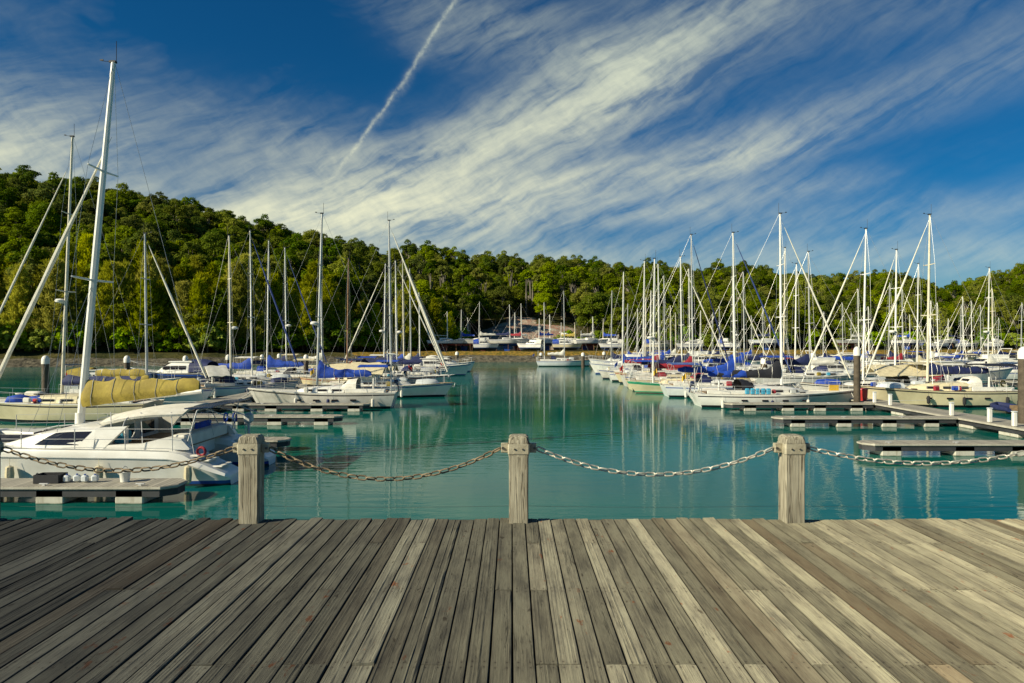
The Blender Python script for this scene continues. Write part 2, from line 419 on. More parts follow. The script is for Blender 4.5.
def finger(x0, x1, y, tip, label, group, w=1.05, floats=4):
    cx = x0
    t = thing('finger_pontoon', (cx, y, 0), 0, label, 'pontoon', group); l = x1 - x0
    MB().prism(wedge(0, l, -w / 2, w / 2, tip), .40, .50).build('walkway_deck', plankm, t, 30)
    MB().prism(wedge(-.02, l + .02, -w / 2 - .03, w / 2 + .03, tip), .43, .488).build('edge_trim', M['pontrim'], t, 30)
    MB().prism(wedge(.03, l - .03, -w / 2 + .03, w / 2 - .03, tip), .20, .399).build('frame', M['pontdark'], t, 30)
    for k in range(floats):
        fx = l * (k + .55) / floats + random.uniform(-.3, .3)
        MB().box((fx, 0, .06), (.8, w - .06, .68), bev=.03).build('float', M['concrete'], t, 30)
    for k in (.3, .62, .9):
        fx = l * k if tip > 0 else l * (1 - k)
        MB().box((fx, -w / 2 + .14, .55), (.26, .06, .035), bev=.01).box((fx, -w / 2 + .14, .52), (.08, .06, .04)).build('cleat', M['steel'], t, 30)
LGRP, RGRP = "finger pontoons of the catamaran's pontoon", 'finger pontoons of the long empty-berthed pontoon'
LX0, LX1 = -19.4, -9.4
for i, y in enumerate((19.9, 28.9, 37.9, 45.2, 62.5, 71.5, 80.5, 89.5)):
    finger(LX0, LX1 + (0, 0, 0, .0, 0, 0, 0, 0)[i] - (.2 if i == 0 else 0), y, 1,
           ('finger pontoon in front of the catamaran with a black crate on it', 'finger pontoon just behind the catamaran stern', 'free finger pontoon with two pale floats before the blue-covered yacht',
            'finger pontoon lying right alongside the blue-covered white yacht', 'fifth finger pontoon counted from the catamaran', 'sixth finger pontoon counted from the catamaran', 'seventh finger pontoon counted from the catamaran',
            'eighth finger pontoon counted from the catamaran')[i], LGRP, 1.05 if i else 1.2)
RX0, RX1 = 14.2, 23.9
for i, y in enumerate((27.9, 37.2, 45.6, 54.3, 63.0, 72, 81, 90)):
    finger(RX0, RX1, y, -1, ('nearest empty finger pontoon, behind the shallow pale chain', 'second empty finger pontoon with four pale floats in green water', 'finger pontoon alongside the white yacht with the black sail cover',
            'finger pontoon between the black-covered and blue-covered yachts', 'fifth finger pontoon counted from the shallow chain', 'sixth finger pontoon counted from the shallow chain', 'seventh finger pontoon counted from the shallow chain',
            'eighth finger pontoon counted from the shallow chain')[i], RGRP)
def walkway(x0, x1, y0, y1, label):
    t = thing('floating_walkway', ((x0 + x1) / 2, y0, 0), 0, label, 'pontoon', 'main floating walkways'); h = (x1 - x0) / 2; l = y1 - y0
    MB().box((0, l / 2, .462), (2 * h, l, .09)).build('walkway_deck', plankm, t, 0)
    for s in (-1, 1): MB().box((s * (h + .03), l / 2, .455), (.056, l, .08)).build('edge_trim', M['pontrim'], t, 0)
    MB().box((0, l / 2, .30), (2 * h - .1, l - .1, .2)).build('frame', M['pontdark'], t, 0)
    n = int(l / 3.2)
    for k in range(min(n, 28)):
        MB().box((0, (k + .5) * 3.2, .0), (2 * h - .2, 1.3, .38), bev=.03).build('float', M['concrete'], t, 30)
walkway(-21.4, -19.5, 14, 100, "main floating walkway of the catamaran's pontoon")
walkway(24.0, 25.9, 22, 112, 'main floating walkway running back past the empty fingers')
walkway(51.0, 53.0, 60, 140, 'distant floating walkway behind the navy-covered yacht')

def mooring_pile(x, y, top, dia, label, name='mooring_pile'):
    t = thing(name, (x, y, 0), random.uniform(0, 3), label, 'pile', 'tarred mooring piles with white caps'); r = dia / 2
    MB().lathe((0, 0, 0), [(r * 1.03, -1.5), (r * 1.02, .3), (r, 1.2), (r * .98, top - .6)], 12).build('shaft', M['pile'], t, 40)
    MB().lathe((0, 0, 0), [(r * 1.08, top - .62), (r * 1.08, top - .28), (r * .8, top - .1), (r * .35, top - .01), (.01, top)], 12).build('cap', M['capw'], t, 40)
mooring_pile(wx(1024.5, 34.2), 34.2, wz(346, 34.2), .56, 'tall capped pile at the near end of the empty-berthed pontoon')
mooring_pile(wx(857, 46.5), 46.5, wz(346, 46.5), .44, 'tall capped pile beside the red bin on the pontoon')
for i, (px, d, ty) in enumerate(((45.5, 50, 355), (127, 60, 355), (185.5, 71, 355), (228, 81, 354), (262, 92, 354), (279, 100, 353), (306, 74, 354))):
    mooring_pile(wx(px, d), d, wz(ty, d), .5, (ORD[i] + ' white-capped pile of the row behind the yellow-covered catamaran'))
for i, (px, d, ty) in enumerate(((764, 66, 357), (813, 86, 352), (878, 92, 354), (937, 100, 352), (583, 118, 352), (604, 128, 351), (457, 122, 351), (541, 140, 352))):
    mooring_pile(wx(px, d), d, wz(ty, d), .6, ('pile standing before the yellow-hulled yacht', 'pile behind the light grey yacht', 'pile behind the cream awning', 'pile behind the navy-covered yacht mast',
                 'pile at the stern of the grey ketch', 'pile beside the blue-windowed motor cruiser', 'pile at the far end of the catamaran row', 'pile near the shore bank by the ketch')[i])

def pedestal(x, y, label):
    t = thing('power_pedestal', (x, y, .508), 0, label, 'power pedestal', 'white power pedestals on the walkway')
    MB().box((0, 0, .34), (.2, .17, .68), bev=.03).build('body', M['white'], t, 30)
    MB().box((0, 0, .71), (.23, .2, .06), bev=.02).build('lid', M['palegrey'], t, 30)
for px, d, lb in ((945, 37.6, 'white power pedestal second along the near diagonal walkway'), (978, 34.6, 'white power pedestal nearest the boardwalk'), (871, 45.6, 'white power pedestal next to the capped pile and red bin'), (878, 43.7, 'white power pedestal at the bow of the white yacht'), (1008, 32.9, 'white power pedestal by the tall end pile')):
    pedestal(min(25.6, max(24.2, wx(px, d))), d, lb)
t = thing('bin', (24.3, 47.4, .508), 0, 'round red bin on the walkway beside the capped pile', 'bin')
MB().lathe((0, 0, 0), [(.28, 0), (.34, .35), (.36, .75)], 14).build('body', M['red'], t, 40)
MB().lathe((0, 0, 0), [(.38, .752), (.36, .82), (.05, .87)], 14).build('lid', M['red'], t, 40)
t = thing('sign_board', (wx(837, 48.5), 49.0, .508), R(5), 'small yellow notice board by the red bin', 'sign')
MB().box((0, 0, .75), (.75, .04, .42), bev=.01).build('panel', M['yellowp'], t, 0)
for s in (-.28, .28): MB().box((s, .03, .3), (.05, .05, .6)).build('leg', M['rust'], t, 0)
# things on the near finger
t = thing('crate', (wx(46, 19.7), 19.9, .508), R(3), 'black open crate on the finger before the catamaran', 'crate')
g = MB()
for s in (-1, 1): g.box((0, s * .22, .12), (.7, .03, .24)); g.box((s * .35, 0, .12), (.03, .41, .24))
g.box((0, 0, .02), (.67, .41, .03)); g.build('body', M['rubber'], t, 0)
for s in (-1, 1): MB().torus((s * .38, 0, .2), .06, .012, 'x', 10, 5).build('handle', M['rubber'], t, 0)
for k in range(4):
    t = thing('water_jug', (wx(66 + k * 9, 19.8), 19.85 + .05 * (k % 2), .508), R(random.uniform(-20, 20)), 'translucent white water jug, %s from the black crate' % ORD[k], 'jug', 'white jugs beside the black crate')
    MB().box((0, 0, .11), (.19, .17, .2), bev=.04).build('body', M['palegrey'], t, 40)
    MB().tube([(0, 0, .211), (0, 0, .245)], .03, 8).build('cap', M['bstripe'], t, 0)
t = thing('bucket', (wx(124, 19.9), 19.95, .508), 0, 'white bucket on the finger before the catamaran', 'bucket')
MB().lathe((0, 0, 0), [(.12, 0), (.15, .28), (.16, .29)], 12).build('body', M['white'], t, 40)
MB().torus((0, 0, .29), .155, .01, 'x', 10, 5, .5).build('handle', M['steel'], t, 0)

# ------------------------------------------------------------------ boats
def hull_mesh(L, B, F_, tw=.72, rake=.10, ns=15, fullbow=2.3):
    rings, port, stbd = [], [], []
    for i in range(ns):
        s = i / (ns - 1); x = L * (s - .45)
        b = B / 2 * (1 - max(0, (s - .42) / .58) ** fullbow) if s > .42 else B / 2 * (tw + (1 - tw) * math.sin(s / .42 * math.pi / 2))
        b = max(b, .025); Fs = F_ * (1 + .26 * s ** 2.2 - .05 * math.sin(s * math.pi))
        w = max(0, min(1, (s - .45) / .55)); w = w * w * (3 - 2 * w)
        lv = [Fs, Fs - .09, Fs - .17, F_ * .5, .17, .06, -.22, -.5]
        mid = [1, .997, .992, .965, .90, .87, .62, .012]; bow = [1, .92, .84, .52, .26, .22, .1, .05]
        pts = []
        for z, fm, fb in zip(lv, mid, bow):
            zn = (z + .5) / (Fs + .5)
            xx = x - rake * L * (1 - zn) * s ** 5 + .05 * L * (1 - zn) * (1 - s) ** 6
            pts.append((xx, b * (fm * (1 - w) + fb * w), z))
        rings.append([Vector(p) for p in pts] + [Vector((p[0], -p[1], p[2])) for p in reversed(pts)])
        port.append(Vector(pts[0])); stbd.append(Vector((pts[0][0], -pts[0][1], pts[0][2])))
    g = MB(); e = [4, 1, 0, 0, 2, 3, 3]
    g.loft(rings, False, True, False, mis=e + [3] + e[::-1])
    d = MB(); dr = []
    for p, q in zip(port, stbd):
        z = p.z - .03
        dr.append([(p.x, p.y * .985, z), (p.x, p.y * .5, z + .05 * min(1, p.y)), (p.x, 0, z + .07 * min(1, p.y)), (p.x, q.y * .5, z + .05 * min(1, p.y)), (p.x, q.y * .985, z)])
    d.loft(dr, False, False, False)
    rail = MB(); rail.tube([p + Vector((0, -.012, .012)) for p in port], .022, 5); rail.tube([q + Vector((0, .012, .012)) for q in stbd], .022, 5)
    return g, d, rail, port
def sheet_arc(g, xs, hw, z0, hs, th=.025, n=9):
    """canvas hood: arched strip between x stations"""
    rings = []
    for x, h in zip(xs, hs):
        o = [Vector((x, hw * math.cos(math.pi * k / (n - 1)), z0 + h * math.sin(math.pi * k / (n - 1)) ** .6)) for k in range(n)]
        q = [Vector((x, (hw - th) * math.cos(math.pi * k / (n - 1)), z0 + max(0, (h - th)) * math.sin(math.pi * k / (n - 1)) ** .6)) for k in range(n - 1, -1, -1)]
        rings.append(o + q)
    g.loft(rings)
def sail_cover(x0, z0, x1, z1, h0, h1, flare, wd=.17, n=16, seed=0):
    rr = random.Random(seed); g = MB(); rings = []; ph = rr.uniform(0, 6)
    for i in range(n + 1):
        t = i / n; x = x0 + (x1 - x0) * t; zb = z0 + (z1 - z0) * t
        h = h0 + (h1 - h0) * t + flare * math.exp(-(t / .13) ** 2) + .05 * math.sin(t * 21 + ph) + rr.uniform(-.025, .025)
        w = wd * (1 - .45 * t) * (1 + .16 * math.sin(t * 17 + ph)) * (.65 if i in (0, n) else 1)
        if i in (0, n): h *= .85
        sag = .05 * math.sin(t * 26 + ph * 2)
        rings.append([(x, w * .5, zb - .08), (x, w * .9, zb + h * .12 + sag * .3), (x, w, zb + h * .32), (x, w * .62, zb + h * .62), (x, w * .34, zb + h * .86), (x, 0, zb + h),
                      (x, -w * .34, zb + h * .86), (x, -w * .62, zb + h * .62), (x, -w, zb + h * .32), (x, -w * .9, zb + h * .12 - sag * .3), (x, -w * .5, zb - .08)])
    g.loft(rings); g.rings = rings; return g
def ties(cov, rings, every=3):
    for i in range(2, len(rings) - 1, every):
        c = Vector((0, 0, sum(q[2] for q in rings[i]) / len(rings[i])))
        pts = [Vector((q[0] + .02 * math.sin(k + i), q[1] * 1.05, c.z + (q[2] - c.z) * 1.05)) for k, q in enumerate(rings[i])]
        MB().tube(pts + pts[:2], .011, 4, False).build('sail_tie', M['jib' if i % 2 else 'wire'], cov)
def rig(t, xm, zd, top, L, B, bow_x, bow_z, stern_x, stern_z, p, lvl, rake=0.0, mr=.095, mast_name='mast', mm=None):
    """mast with spreaders and masthead gear, stays and shrouds, furled jib"""
    mm = mm or M['alu']; tx = xm - rake
    mr_ = mr
    mast = MB().tube([(xm, 0, zd - .05), (xm - rake * .5, 0, (zd + top) / 2), (tx, 0, top)], [mr_, mr_ * .95, mr_ * .62], 8).build(mast_name, mm, t)
    H = top - zd; sp = []
    for k, (fr, ln) in enumerate(((.40, .27 * B), (.70, .2 * B)) if H > 7 else ((.55, .22 * B),)):
        x = xm - rake * fr; z = zd + H * fr; sp.append((x, ln, z))
        MB().tube([(x, -ln, z + .04), (x, 0, z), (x, ln, z + .04)], [.03, .045, .03], 5).build('spreader', mm, mast)
    if lvl > 0:
        g = MB(); g.tube([(tx - .1, 0, top - .02), (tx - .1, 0, top + .75)], .012, 4)
        g.tube([(tx + .02, 0, top + .02), (tx + .42, 0, top + .06)], .010, 4); g.box((tx + .42, 0, top + .09), (.12, .02, .05)); g.box((tx + .02, 0, top + .02), (.22, .14, .07))
        g.build('masthead_gear', M['rubber'], mast, 0)
    wr = .0075 if lvl > 1 else .010
    fs = Vector((tx + mr * .5, 0, top - (p.get('frac', .03)) * H)); fe = Vector((bow_x, 0, bow_z))
    MB().tube([fs, fe], wr, 4).build('forestay', M['wire'], t)
    if stern_x is not None:
        MB().tube([(tx - .05, 0, top - .02), (stern_x, 0, stern_z)], wr, 4).build('backstay', M['wire'], t)
    for sy in (-1, 1):
        pts = [(tx, sy * .05, top - .15)] + [(x, sy * ln, z + .04) for x, ln, z in reversed(sp)] + [(xm - .1, sy * B * .44, zd + .02)]
        g = MB().tube(pts, wr, 4); g.tube([(sp[0][0], sy * .05, sp[0][2] - .1), (xm - .45, sy * B * .43, zd + .02)], wr, 4)
        if lvl > 1: g.tube([(sp[0][0], sy * .05, sp[0][2] - .1), (xm + .5, sy * B * .42, zd + .02)], wr, 4)
        g.build('shroud', M['wire'], t)
    if p.get('jib'):
        a = fs.lerp(fe, .05); n = 10; b = fs.lerp(fe, .93); jr = p.get('jr', .06)
        MB().tube([a.lerp(b, k / n) for k in range(n + 1)], [jr * (.35 + .75 * min(1, k / 4)) * (1 + .12 * math.sin(k * 2.3)) * (.75 if k == n else 1) for k in range(n + 1)], 7).build('furled_jib', M[p['jib']], t)
        MB().lathe(tuple(fs.lerp(fe, .955)), [(.02, -.08), (.11, -.07), (.11, -.03), (.05, 0), (.11, .05), (.02, .06)], 8).build('furler_drum', M['steel'], t)
    if p.get('radar'):
        z = zd + H * .36; x = xm - rake * .36 + .32
        MB().lathe((x, 0, z), [(.05, -.06), (.26, 0), (.28, .1), (.2, .18), (.02, .2)], 10).tube([(x - .3, 0, z - .04), (x, 0, z - .04)], .04, 5).build('radar_dome', M['white'], mast)
    return mast
def railings(t, port, lvl, L):
    """pulpit at the bow, pushpit at the stern, stanchions with two lifelines along each side"""
    r = .013 if lvl > 1 else .016
    z = Vector((0, 0, .62)); n = len(port)
    mir = lambda v: Vector((v.x, -v.y, v.z))
    bow = port[-1]; i1 = int(n * .82)
    a = port[i1]
    g = MB(); g.tube([a, a + z, bow + z + Vector((.12, 0, .05)), mir(a) + z, mir(a)], r, 5); g.tube([port[i1 + 1], port[i1 + 1] + z * 1.03], r, 4); g.tube([mir(port[i1 + 1]), mir(port[i1 + 1]) + z * 1.03], r, 4)
    g.build('pulpit', M['steel'], t)
    st = port[0]; b = port[2]
    g = MB(); g.tube([b, b + z, st + z, mir(st) + z, mir(b) + z, mir(b)], r, 5); g.tube([st, st + z], r, 4); g.tube([mir(st), mir(st) + z], r, 4); g.tube([b + z * .5, st + z * .5, mir(st) + z * .5, mir(b) + z * .5], r * .7, 4)
    g.build('pushpit', M['steel'], t)
    for s in (0, 1):
        g = MB(); ps = [port[i] if s == 0 else mir(port[i]) for i in range(2, i1 + 1)]
        ins = [Vector((q.x, q.y * .97, q.z)) for q in ps]
        for k in range(1, len(ins) - 1, 2): g.tube([ins[k], ins[k] + z], r * .85, 4)
        for h in ((.5, 1) if lvl > 1 else (1,)): g.tube([q + z * h for q in ins], r * .5, 4)
        g.build('lifeline', M['steel'], t)
def sailboat(p):
    d, L = p['d'], p.get('L', 11.0); B = p.get('B', L * .31); F_ = p.get('F', .95 + .02 * (L - 10)); top = wz(p['top'], d) if 'top' in p else p['mast']
    X = wx(p['px'], d); yaw = p['yaw'] if 'yaw' in p else {'L': 180, 'R': 0}[p['bow']] + random.uniform(-2.5, 2.5)
    rq = random.Random(int(p['px'] * 3))
    if not p.get('keel') and p['group'] != 'ketch' and d > 50:
        if 'dodger' not in p and rq.random() < .75: p['dodger'] = rq.choice(['navy', 'blue', 'black', 'wcanvas', 'navy'])
        if 'bimini' not in p and rq.random() < .5: p['bimini'] = rq.choice(['navy', 'blue', 'wcanvas', 'ccanvas'])
    if 'mastm' not in p: p['mastm'] = rq.choice(['alu', 'alu2', 'alu3', 'alu4', 'alu', 'alu2'])
    if 'radar' not in p and rq.random() < .25: p['radar'] = 1
    if 'hull' not in p: p['hull'] = rq.choice(['white', 'white', 'white', 'palegrey', 'cream']) if not ('white' in p['label'] or p.get('keel')) else rq.choice(['white', 'white', 'white2', 'white3'])
    p.setdefault('F', (.95 + .02 * (L - 10)) * rq.uniform(.9, 1.18)); p.setdefault('ch', rq.uniform(.34, .52)); F_ = p['F']
    xm = p.get('xm', .09) * L; z_off = p.get('z', 0.0)
    rot = Matrix.Rotation(R(yaw), 3, 'Z'); loc = Vector((X, d, z_off)) - rot @ Vector((xm, 0, 0))
    t = thing(p.get('name', 'sailboat'), loc, R(yaw), p['label'], p.get('cat', 'sailboat'), p['group'])
    lvl = p.get('lvl', 2 if d < 62 else (1 if d < 95 else 0)); top -= z_off
    g, dk, rail, port = hull_mesh(L, B, F_, p.get('tw', .72), p.get('rake', .10))
    hull = g.build('hull', [M[p.get('hull', 'white')], M[p.get('stripe', 'bstripe')], M[p.get('boot', 'kstripe')], M[p.get('anti', 'anti')], M[p.get('topm', p.get('hull', 'white'))]], t, 50)
    dk.build('deck', M[p.get('deck', 'deck')], t, 50)
    if lvl > 0: rail.build('toe_rail', M[p.get('railm', 'teak' if random.random() < .5 else 'alu')], t)
    zd = F_ * 1.0
    if p.get('keel'):
        MB().loft([[(x0, -w, z), (x0 + .12, 0, z), (x1, -w, z), (x1, w, z), (x0, w, z)] for z, x0, x1, w in ((-1.75, -.6, .7, .07), (-.4, -.9, 1.1, .12))]).build('keel', M[p.get('anti', 'anti')], t, 20)
        for sx in (-.28, 0.05, .3):
            for sy in (-1, 1):
                MB().tube([(sx * L, sy * B * .36, -.05), (sx * L, sy * B * .52, -1.85)], .05, 5).build('stand', M['rust'], t)
    # coachroof
    xa, xb = -.11 * L, .25 * L; ch = p.get('ch', .42)
    cx = [xb, xb - .05 * L, .10 * L, xa]; cw = [.09 * B, .19 * B, .30 * B, .32 * B]; hh = [.03, ch * .65, ch, ch + .06]
    rings = []
    for x, w, h in zip(cx, cw, hh):
        z0 = zd + .015
        rings.append([(x, -w, z0), (x - .02, -w * .93, z0 + h * .82), (x - .04, -w * .72, z0 + h), (x - .04, 0, z0 + h * 1.07), (x - .04, w * .72, z0 + h), (x - .02, w * .93, z0 + h * .82), (x, w, z0)])
    cabin = MB().loft(rings).build('cabin', M[p.get('cabin', p.get('hull', 'white') if p.get('hull') in ('cream', 'white') else 'white')], t, 35)
    nw = 3 if lvl > 0 else 1
    for k in range(nw):
        x = xa + .05 * L + k * .095 * L if nw > 1 else xa + .14 * L; ln = .062 * L if nw > 1 else .22 * L
        for sy in (-1, 1):
            w = float(np.interp(x, cx[::-1], cw[::-1])) * .985; sl = (np.interp(x + .2, cx[::-1], cw[::-1]) - np.interp(x - .2, cx[::-1], cw[::-1])) / .4
            MB().box((x, sy * w, zd + .015 + ch * .45), (ln, .05, ch * .34), rz=sy * math.atan(sl), bev=.012).build('window', M['glass'], cabin, 0)
    # cockpit
    if lvl > 0:
        for sy in (-1, 1): MB().box((-.25 * L, sy * B * .30, zd + .14), (.27 * L, .16, .28), bev=.03).build('coaming', M['white'], t, 30)
        MB().box((-.25 * L, 0, zd + .06), (.27 * L, B * .52, .05)).build('cockpit_sole', M['teak'], t, 0)
        if lvl > 1:
            MB().torus((-.31 * L, 0, zd + .85), .38, .018, 'x', 18, 5).build('steering_wheel', M['steel'], t)
            MB().tube([(-.29 * L, 0, zd + .08), (-.29 * L, 0, zd + .95)], [.09, .06], 8).build('wheel_pedestal', M['white'], t)
        for sy in (-1, 1): 
            if lvl > 1: MB().lathe((-.03 * L, sy * B * .31, zd + .42 if False else zd + .02), [(.06, 0), (.09, .03), (.06, .1), (.08, .16), (.03, .18)], 8).build('winch', M['steel'], t)
        railings(t, port, lvl, L)
    if lvl > 1:
        for k in range(3):
            MB().box((.02 * L + k * .055 * L, 0, zd + ch + .075), (.5, .5, .06), bev=.02).build('hatch', M['glass'], cabin, 20)
    sz = zd * 1.0 + .02
    frac_bx = .55 * L - .15
    if 'mastless' not in p:
        rig(t, xm, zd + (ch if xm < xb - .05 * L else .05), top, L, B, frac_bx, zd * 1.26, -.45 * L + .05, sz, p, lvl, p.get('rk', .012 * top), p.get('mr', .092 if lvl > 1 else .085), mm=M[p.get('mastm', 'alu')])
        bz = zd + ch + .62; bl = p.get('bl', .37 * L); x0 = xm - .16; x1 = xm - bl; rise = .1
        MB().tube([(x0, 0, bz), (x1, 0, bz + rise)], .065, 7).build('boom', M['alu'], t)
        if p.get('cover'):
            sc = sail_cover(x0 + .1, bz + .04, x1 + .05, bz + rise + .04, p.get('ch0', .62), p.get('ch1', .3), p.get('flare', .55), p.get('cwd', .19), seed=int(p['px'])); cov = sc.build('sail_cover', M[p['cover']], t, 60)
            if lvl > 1: ties(cov, sc.rings)
            if p.get('cover2'):
                sail_cover(x0 - bl * .42, bz + .05, x1 + .02, bz + rise + .05, p.get('ch0', .62) * .8, p.get('ch1', .3) * 1.1, 0, p.get('cwd', .19) * .93, seed=int(p['px']) + 5).build('sail_cover', M[p['cover2']], t, 60)['label'] = 'aft half of the sail cover in another colour'
    if p.get('dodger'):
        g = MB(); sheet_arc(g, [xa + .25, xa - .15, xa - .8], B * .31, zd + ch * .55, [.25, .66, .74]); g.build('sprayhood', M[p['dodger']], t, 60)
        if lvl > 1:
            for sy in (-1, 1): MB().box((xa + .02, sy * B * .13, zd + ch * .55 + .47), (.05, B * .2, .2), ry=-.75).build('sprayhood_window', M['glass'], t, 0)
    if p.get('bimini'):
        zb = zd + 1.75; x0, x1 = -.40 * L, -.20 * L; hw = B * .36
        rings = [[(x0, y, zb + .16 * math.cos(y / hw * 1.3) + dz) for y, dz in ((-hw, 0), (-hw * .5, 0), (0, 0), (hw * .5, 0), (hw, 0), (hw, -.04), (0, -.04), (-hw, -.04))] for x0 in (x0, (x0 + x1) / 2, x1)]
        MB().loft(rings).build('bimini', M[p['bimini']], t, 50)
        g = MB()
        for xx in (x0 + .1, x1 - .1): g.tube([(xx * .6 + (x0 + x1) * .2, -hw, zd + .1), (xx, -hw + .04, zb - .02), (xx, hw - .04, zb - .02), (xx * .6 + (x0 + x1) * .2, hw, zd + .1)], .016, 5)
        g.build('bimini_frame', M['steel'], t)
    if p.get('awning'):       # ridge tent over the boom
        zb = zd + ch + 1.25; hw = B * .48; x0, x1 = xm - .4, -.36 * L
        rings = []
        for k in range(6):
            x = x0 + (x1 - x0) * k / 5; s = .05 * math.sin(k * 2.2)
            rings.append([(x, -hw, zb - .75 + s), (x, -hw * .5, zb - .3), (x, 0, zb + .06 + s), (x, hw * .5, zb - .3), (x, hw, zb - .75 - s), (x, hw - .03, zb - .79 - s), (x, 0, zb), (x, -hw + .03, zb - .79 + s)])
        MB().loft(rings).build('awning', M[p['awning']], t, 40)
    if p.get('fenders', lvl > 1):
        for k, fx in enumerate((-.28, -.05, .17)):
            q = min(port, key=lambda v: abs(v.x - fx * L))
            for sy in (-1, 1):
                MB().lathe((q.x, sy * (q.y + .12), q.z - .62), [(.01, -.3), (.1, -.24), (.12, 0), (.1, .24), (.02, .28), (.006, .3), (.006, .6)], 8).build('fender', M[p.get('fend', 'navy' if k % 2 else 'wcanvas')], t)
    if p.get('windgen'):
        MB().tube([(-.42 * L, B * .25, zd), (-.42 * L, B * .25, zd + 2.6)], .03, 5).build('generator_pole', M['steel'], t)
        g = MB().tube([(-.42 * L - .3, B * .25, zd + 2.65), (-.42 * L + .25, B * .25, zd + 2.65)], [.03, .08], 6)
        for a in range(3): g.box((-.42 * L + .27, B * .25 + .3 * math.cos(a * 2.094 + .4), zd + 2.65 + .3 * math.sin(a * 2.094 + .4)), (.02, .1, .1)); g.tube([(-.42 * L + .27, B * .25, zd + 2.65), (-.42 * L + .27, B * .25 + .55 * math.cos(a * 2.094 + .4), zd + 2.65 + .55 * math.sin(a * 2.094 + .4))], [.04, .015], 4)
        g.build('wind_generator', M['white'], t)
    if p.get('ladder'):
        for sy in (-.25, .25): MB().tube([(-.45 * L, sy, zd * .5), (-.45 * L - .9, sy, zd + .75)], .03, 5).build('davit', M['white'], t)
    if p.get('jugs'):
        for k in range(5): MB().box((-.16 * L + .36 * k, -B * .44, zd + .24), (.3, .2, .42), bev=.05).build('deck_jug', M['jug'], t, 40)
    if p.get('port_windows'):
        for k in range(4):
            fx = -.18 + k * .12; q = min(port, key=lambda v: abs(v.x - fx * L))
            for sy in (-1, 1): MB().box((fx * L, sy * q.y * .985, F_ * .58), (.42, .05, .12), bev=.02).build('hull_window', M['glass'], hull, 0)
    rc = random.Random(int(p['px'] * 7 + d)); yo = 0
    if lvl > 0 and not p.get('keel'):
        g = MB().tube([(.545 * L, 0, zd * 1.27), (.56 * L, 0, zd * 1.2), (.55 * L, 0, zd * .85)], .03, 5); g.tube([(.545 * L, -.16, zd * .95), (.553 * L, 0, zd * .8), (.545 * L, .16, zd * .95)], .025, 5); g.build('anchor', M['steel'], t)
        if rc.random() < .7: MB().box((.17 * L, rc.uniform(-.2, .2), zd + .35 + ch * .3), (.9, .5, .3), bev=.08).build('life_raft', M[rc.choice(['wcanvas', 'palegrey'])], t, 40)
        if rc.random() < .75: MB().torus((-.435 * L, rc.choice([-1, 1]) * B * .25, zd + .42), .2, .06, 'x', 12, 6, .8).build('horseshoe_buoy', M[rc.choice(['ycanvas', 'wcanvas', 'maroon', 'wcanvas'])], t)
        if rc.random() < .6:
            sy = rc.choice([-1, 1]); MB().box((-.43 * L, sy * B * .31, zd + .62), (.3, .24, .36), bev=.06).tube([(-.44 * L, sy * B * .31, zd + .5), (-.45 * L, sy * B * .31, zd - .05)], .05, 6).build('outboard_motor', M[rc.choice(['black', 'grey', 'navyhull'])], t, 40)
        for k in range(rc.randint(2, 4)):
            MB().box((rc.uniform(-.02, .16) * L, rc.choice([-1, 1]) * B * .39, zd + .22), (rc.uniform(.25, .5), .2, rc.uniform(.22, .4)), bev=.05, rz=rc.uniform(-.2, .2)).build('jerrycan', M[rc.choice(['maroon', 'jug', 'ycanvas', 'wcanvas', 'blue', 'black', 'grey'])], t, 40)
        if rc.random() < .55:
            g = MB(); n = 9; fx = .36 * L
            g.loft([[(fx + dx, w * math.cos(a), zd * 1.1 + .06 + h * max(0, math.sin(a)) ** .7 + (.0 if math.sin(a) >= 0 else -.02)) for a in [k * 2 * math.pi / 12 for k in range(12)]] for dx, w, h in ((-.09 * L, .1, .08), (-.08 * L, .5, .35), (0, .58, .42), (.06 * L, .4, .36), (.085 * L, .08, .1))]); g.build('stowed_tender', M[rc.choice(['grey', 'palegrey', 'navy', 'blue'])], t, 60)
        if rc.random() < .5:
            g = MB()
            for sy in (-1, 1): g.tube([(-.42 * L, sy * B * .3, zd), (-.42 * L, sy * B * .28, zd + 1.9)], .022, 5)
            g.tube([(-.42 * L, -B * .28, zd + 1.9), (-.42 * L, B * .28, zd + 1.9)], .022, 5); g.build('stern_arch', M['steel'], t)
            MB().box((-.42 * L, 0, zd + 1.95), (.7, B * .5, .03), ry=.08).build('solar_panel', M['navyhull'], t, 0)
        if rc.random() < .5:
            MB().tube([(-.45 * L, B * .1, zd), (-.49 * L, B * .1, zd + 1.5)], .014, 4).build('flagstaff', M['wood'], t)
            g = MB(); fl = [(-.487 * L + .03 - .55 * k / 5 * .55, B * .1 + .05 * math.sin(k * 1.3), zd + 1.42 - .55 * k / 5 * .5) for k in range(6)]
            g.loft([[(x, y - .006, z), (x, y - .006, z - .38), (x, y + .006, z - .38), (x, y + .006, z)] for x, y, z in fl]); g.build('flag', M[rc.choice(['red', 'bstripe', 'red', 'yellowp'])], t)
        g = MB()
        for k in range(rc.randint(1, 3)): g = MB().torus((rc.uniform(-.2, .3) * L, rc.choice([-1, 1]) * B * .2, zd + ch + .04 if k else zd + .12), .18, .035, 'z', 12, 5); g.build('rope_coil', M[rc.choice(['wcanvas', 'blue', 'rust', 'black'])], t)
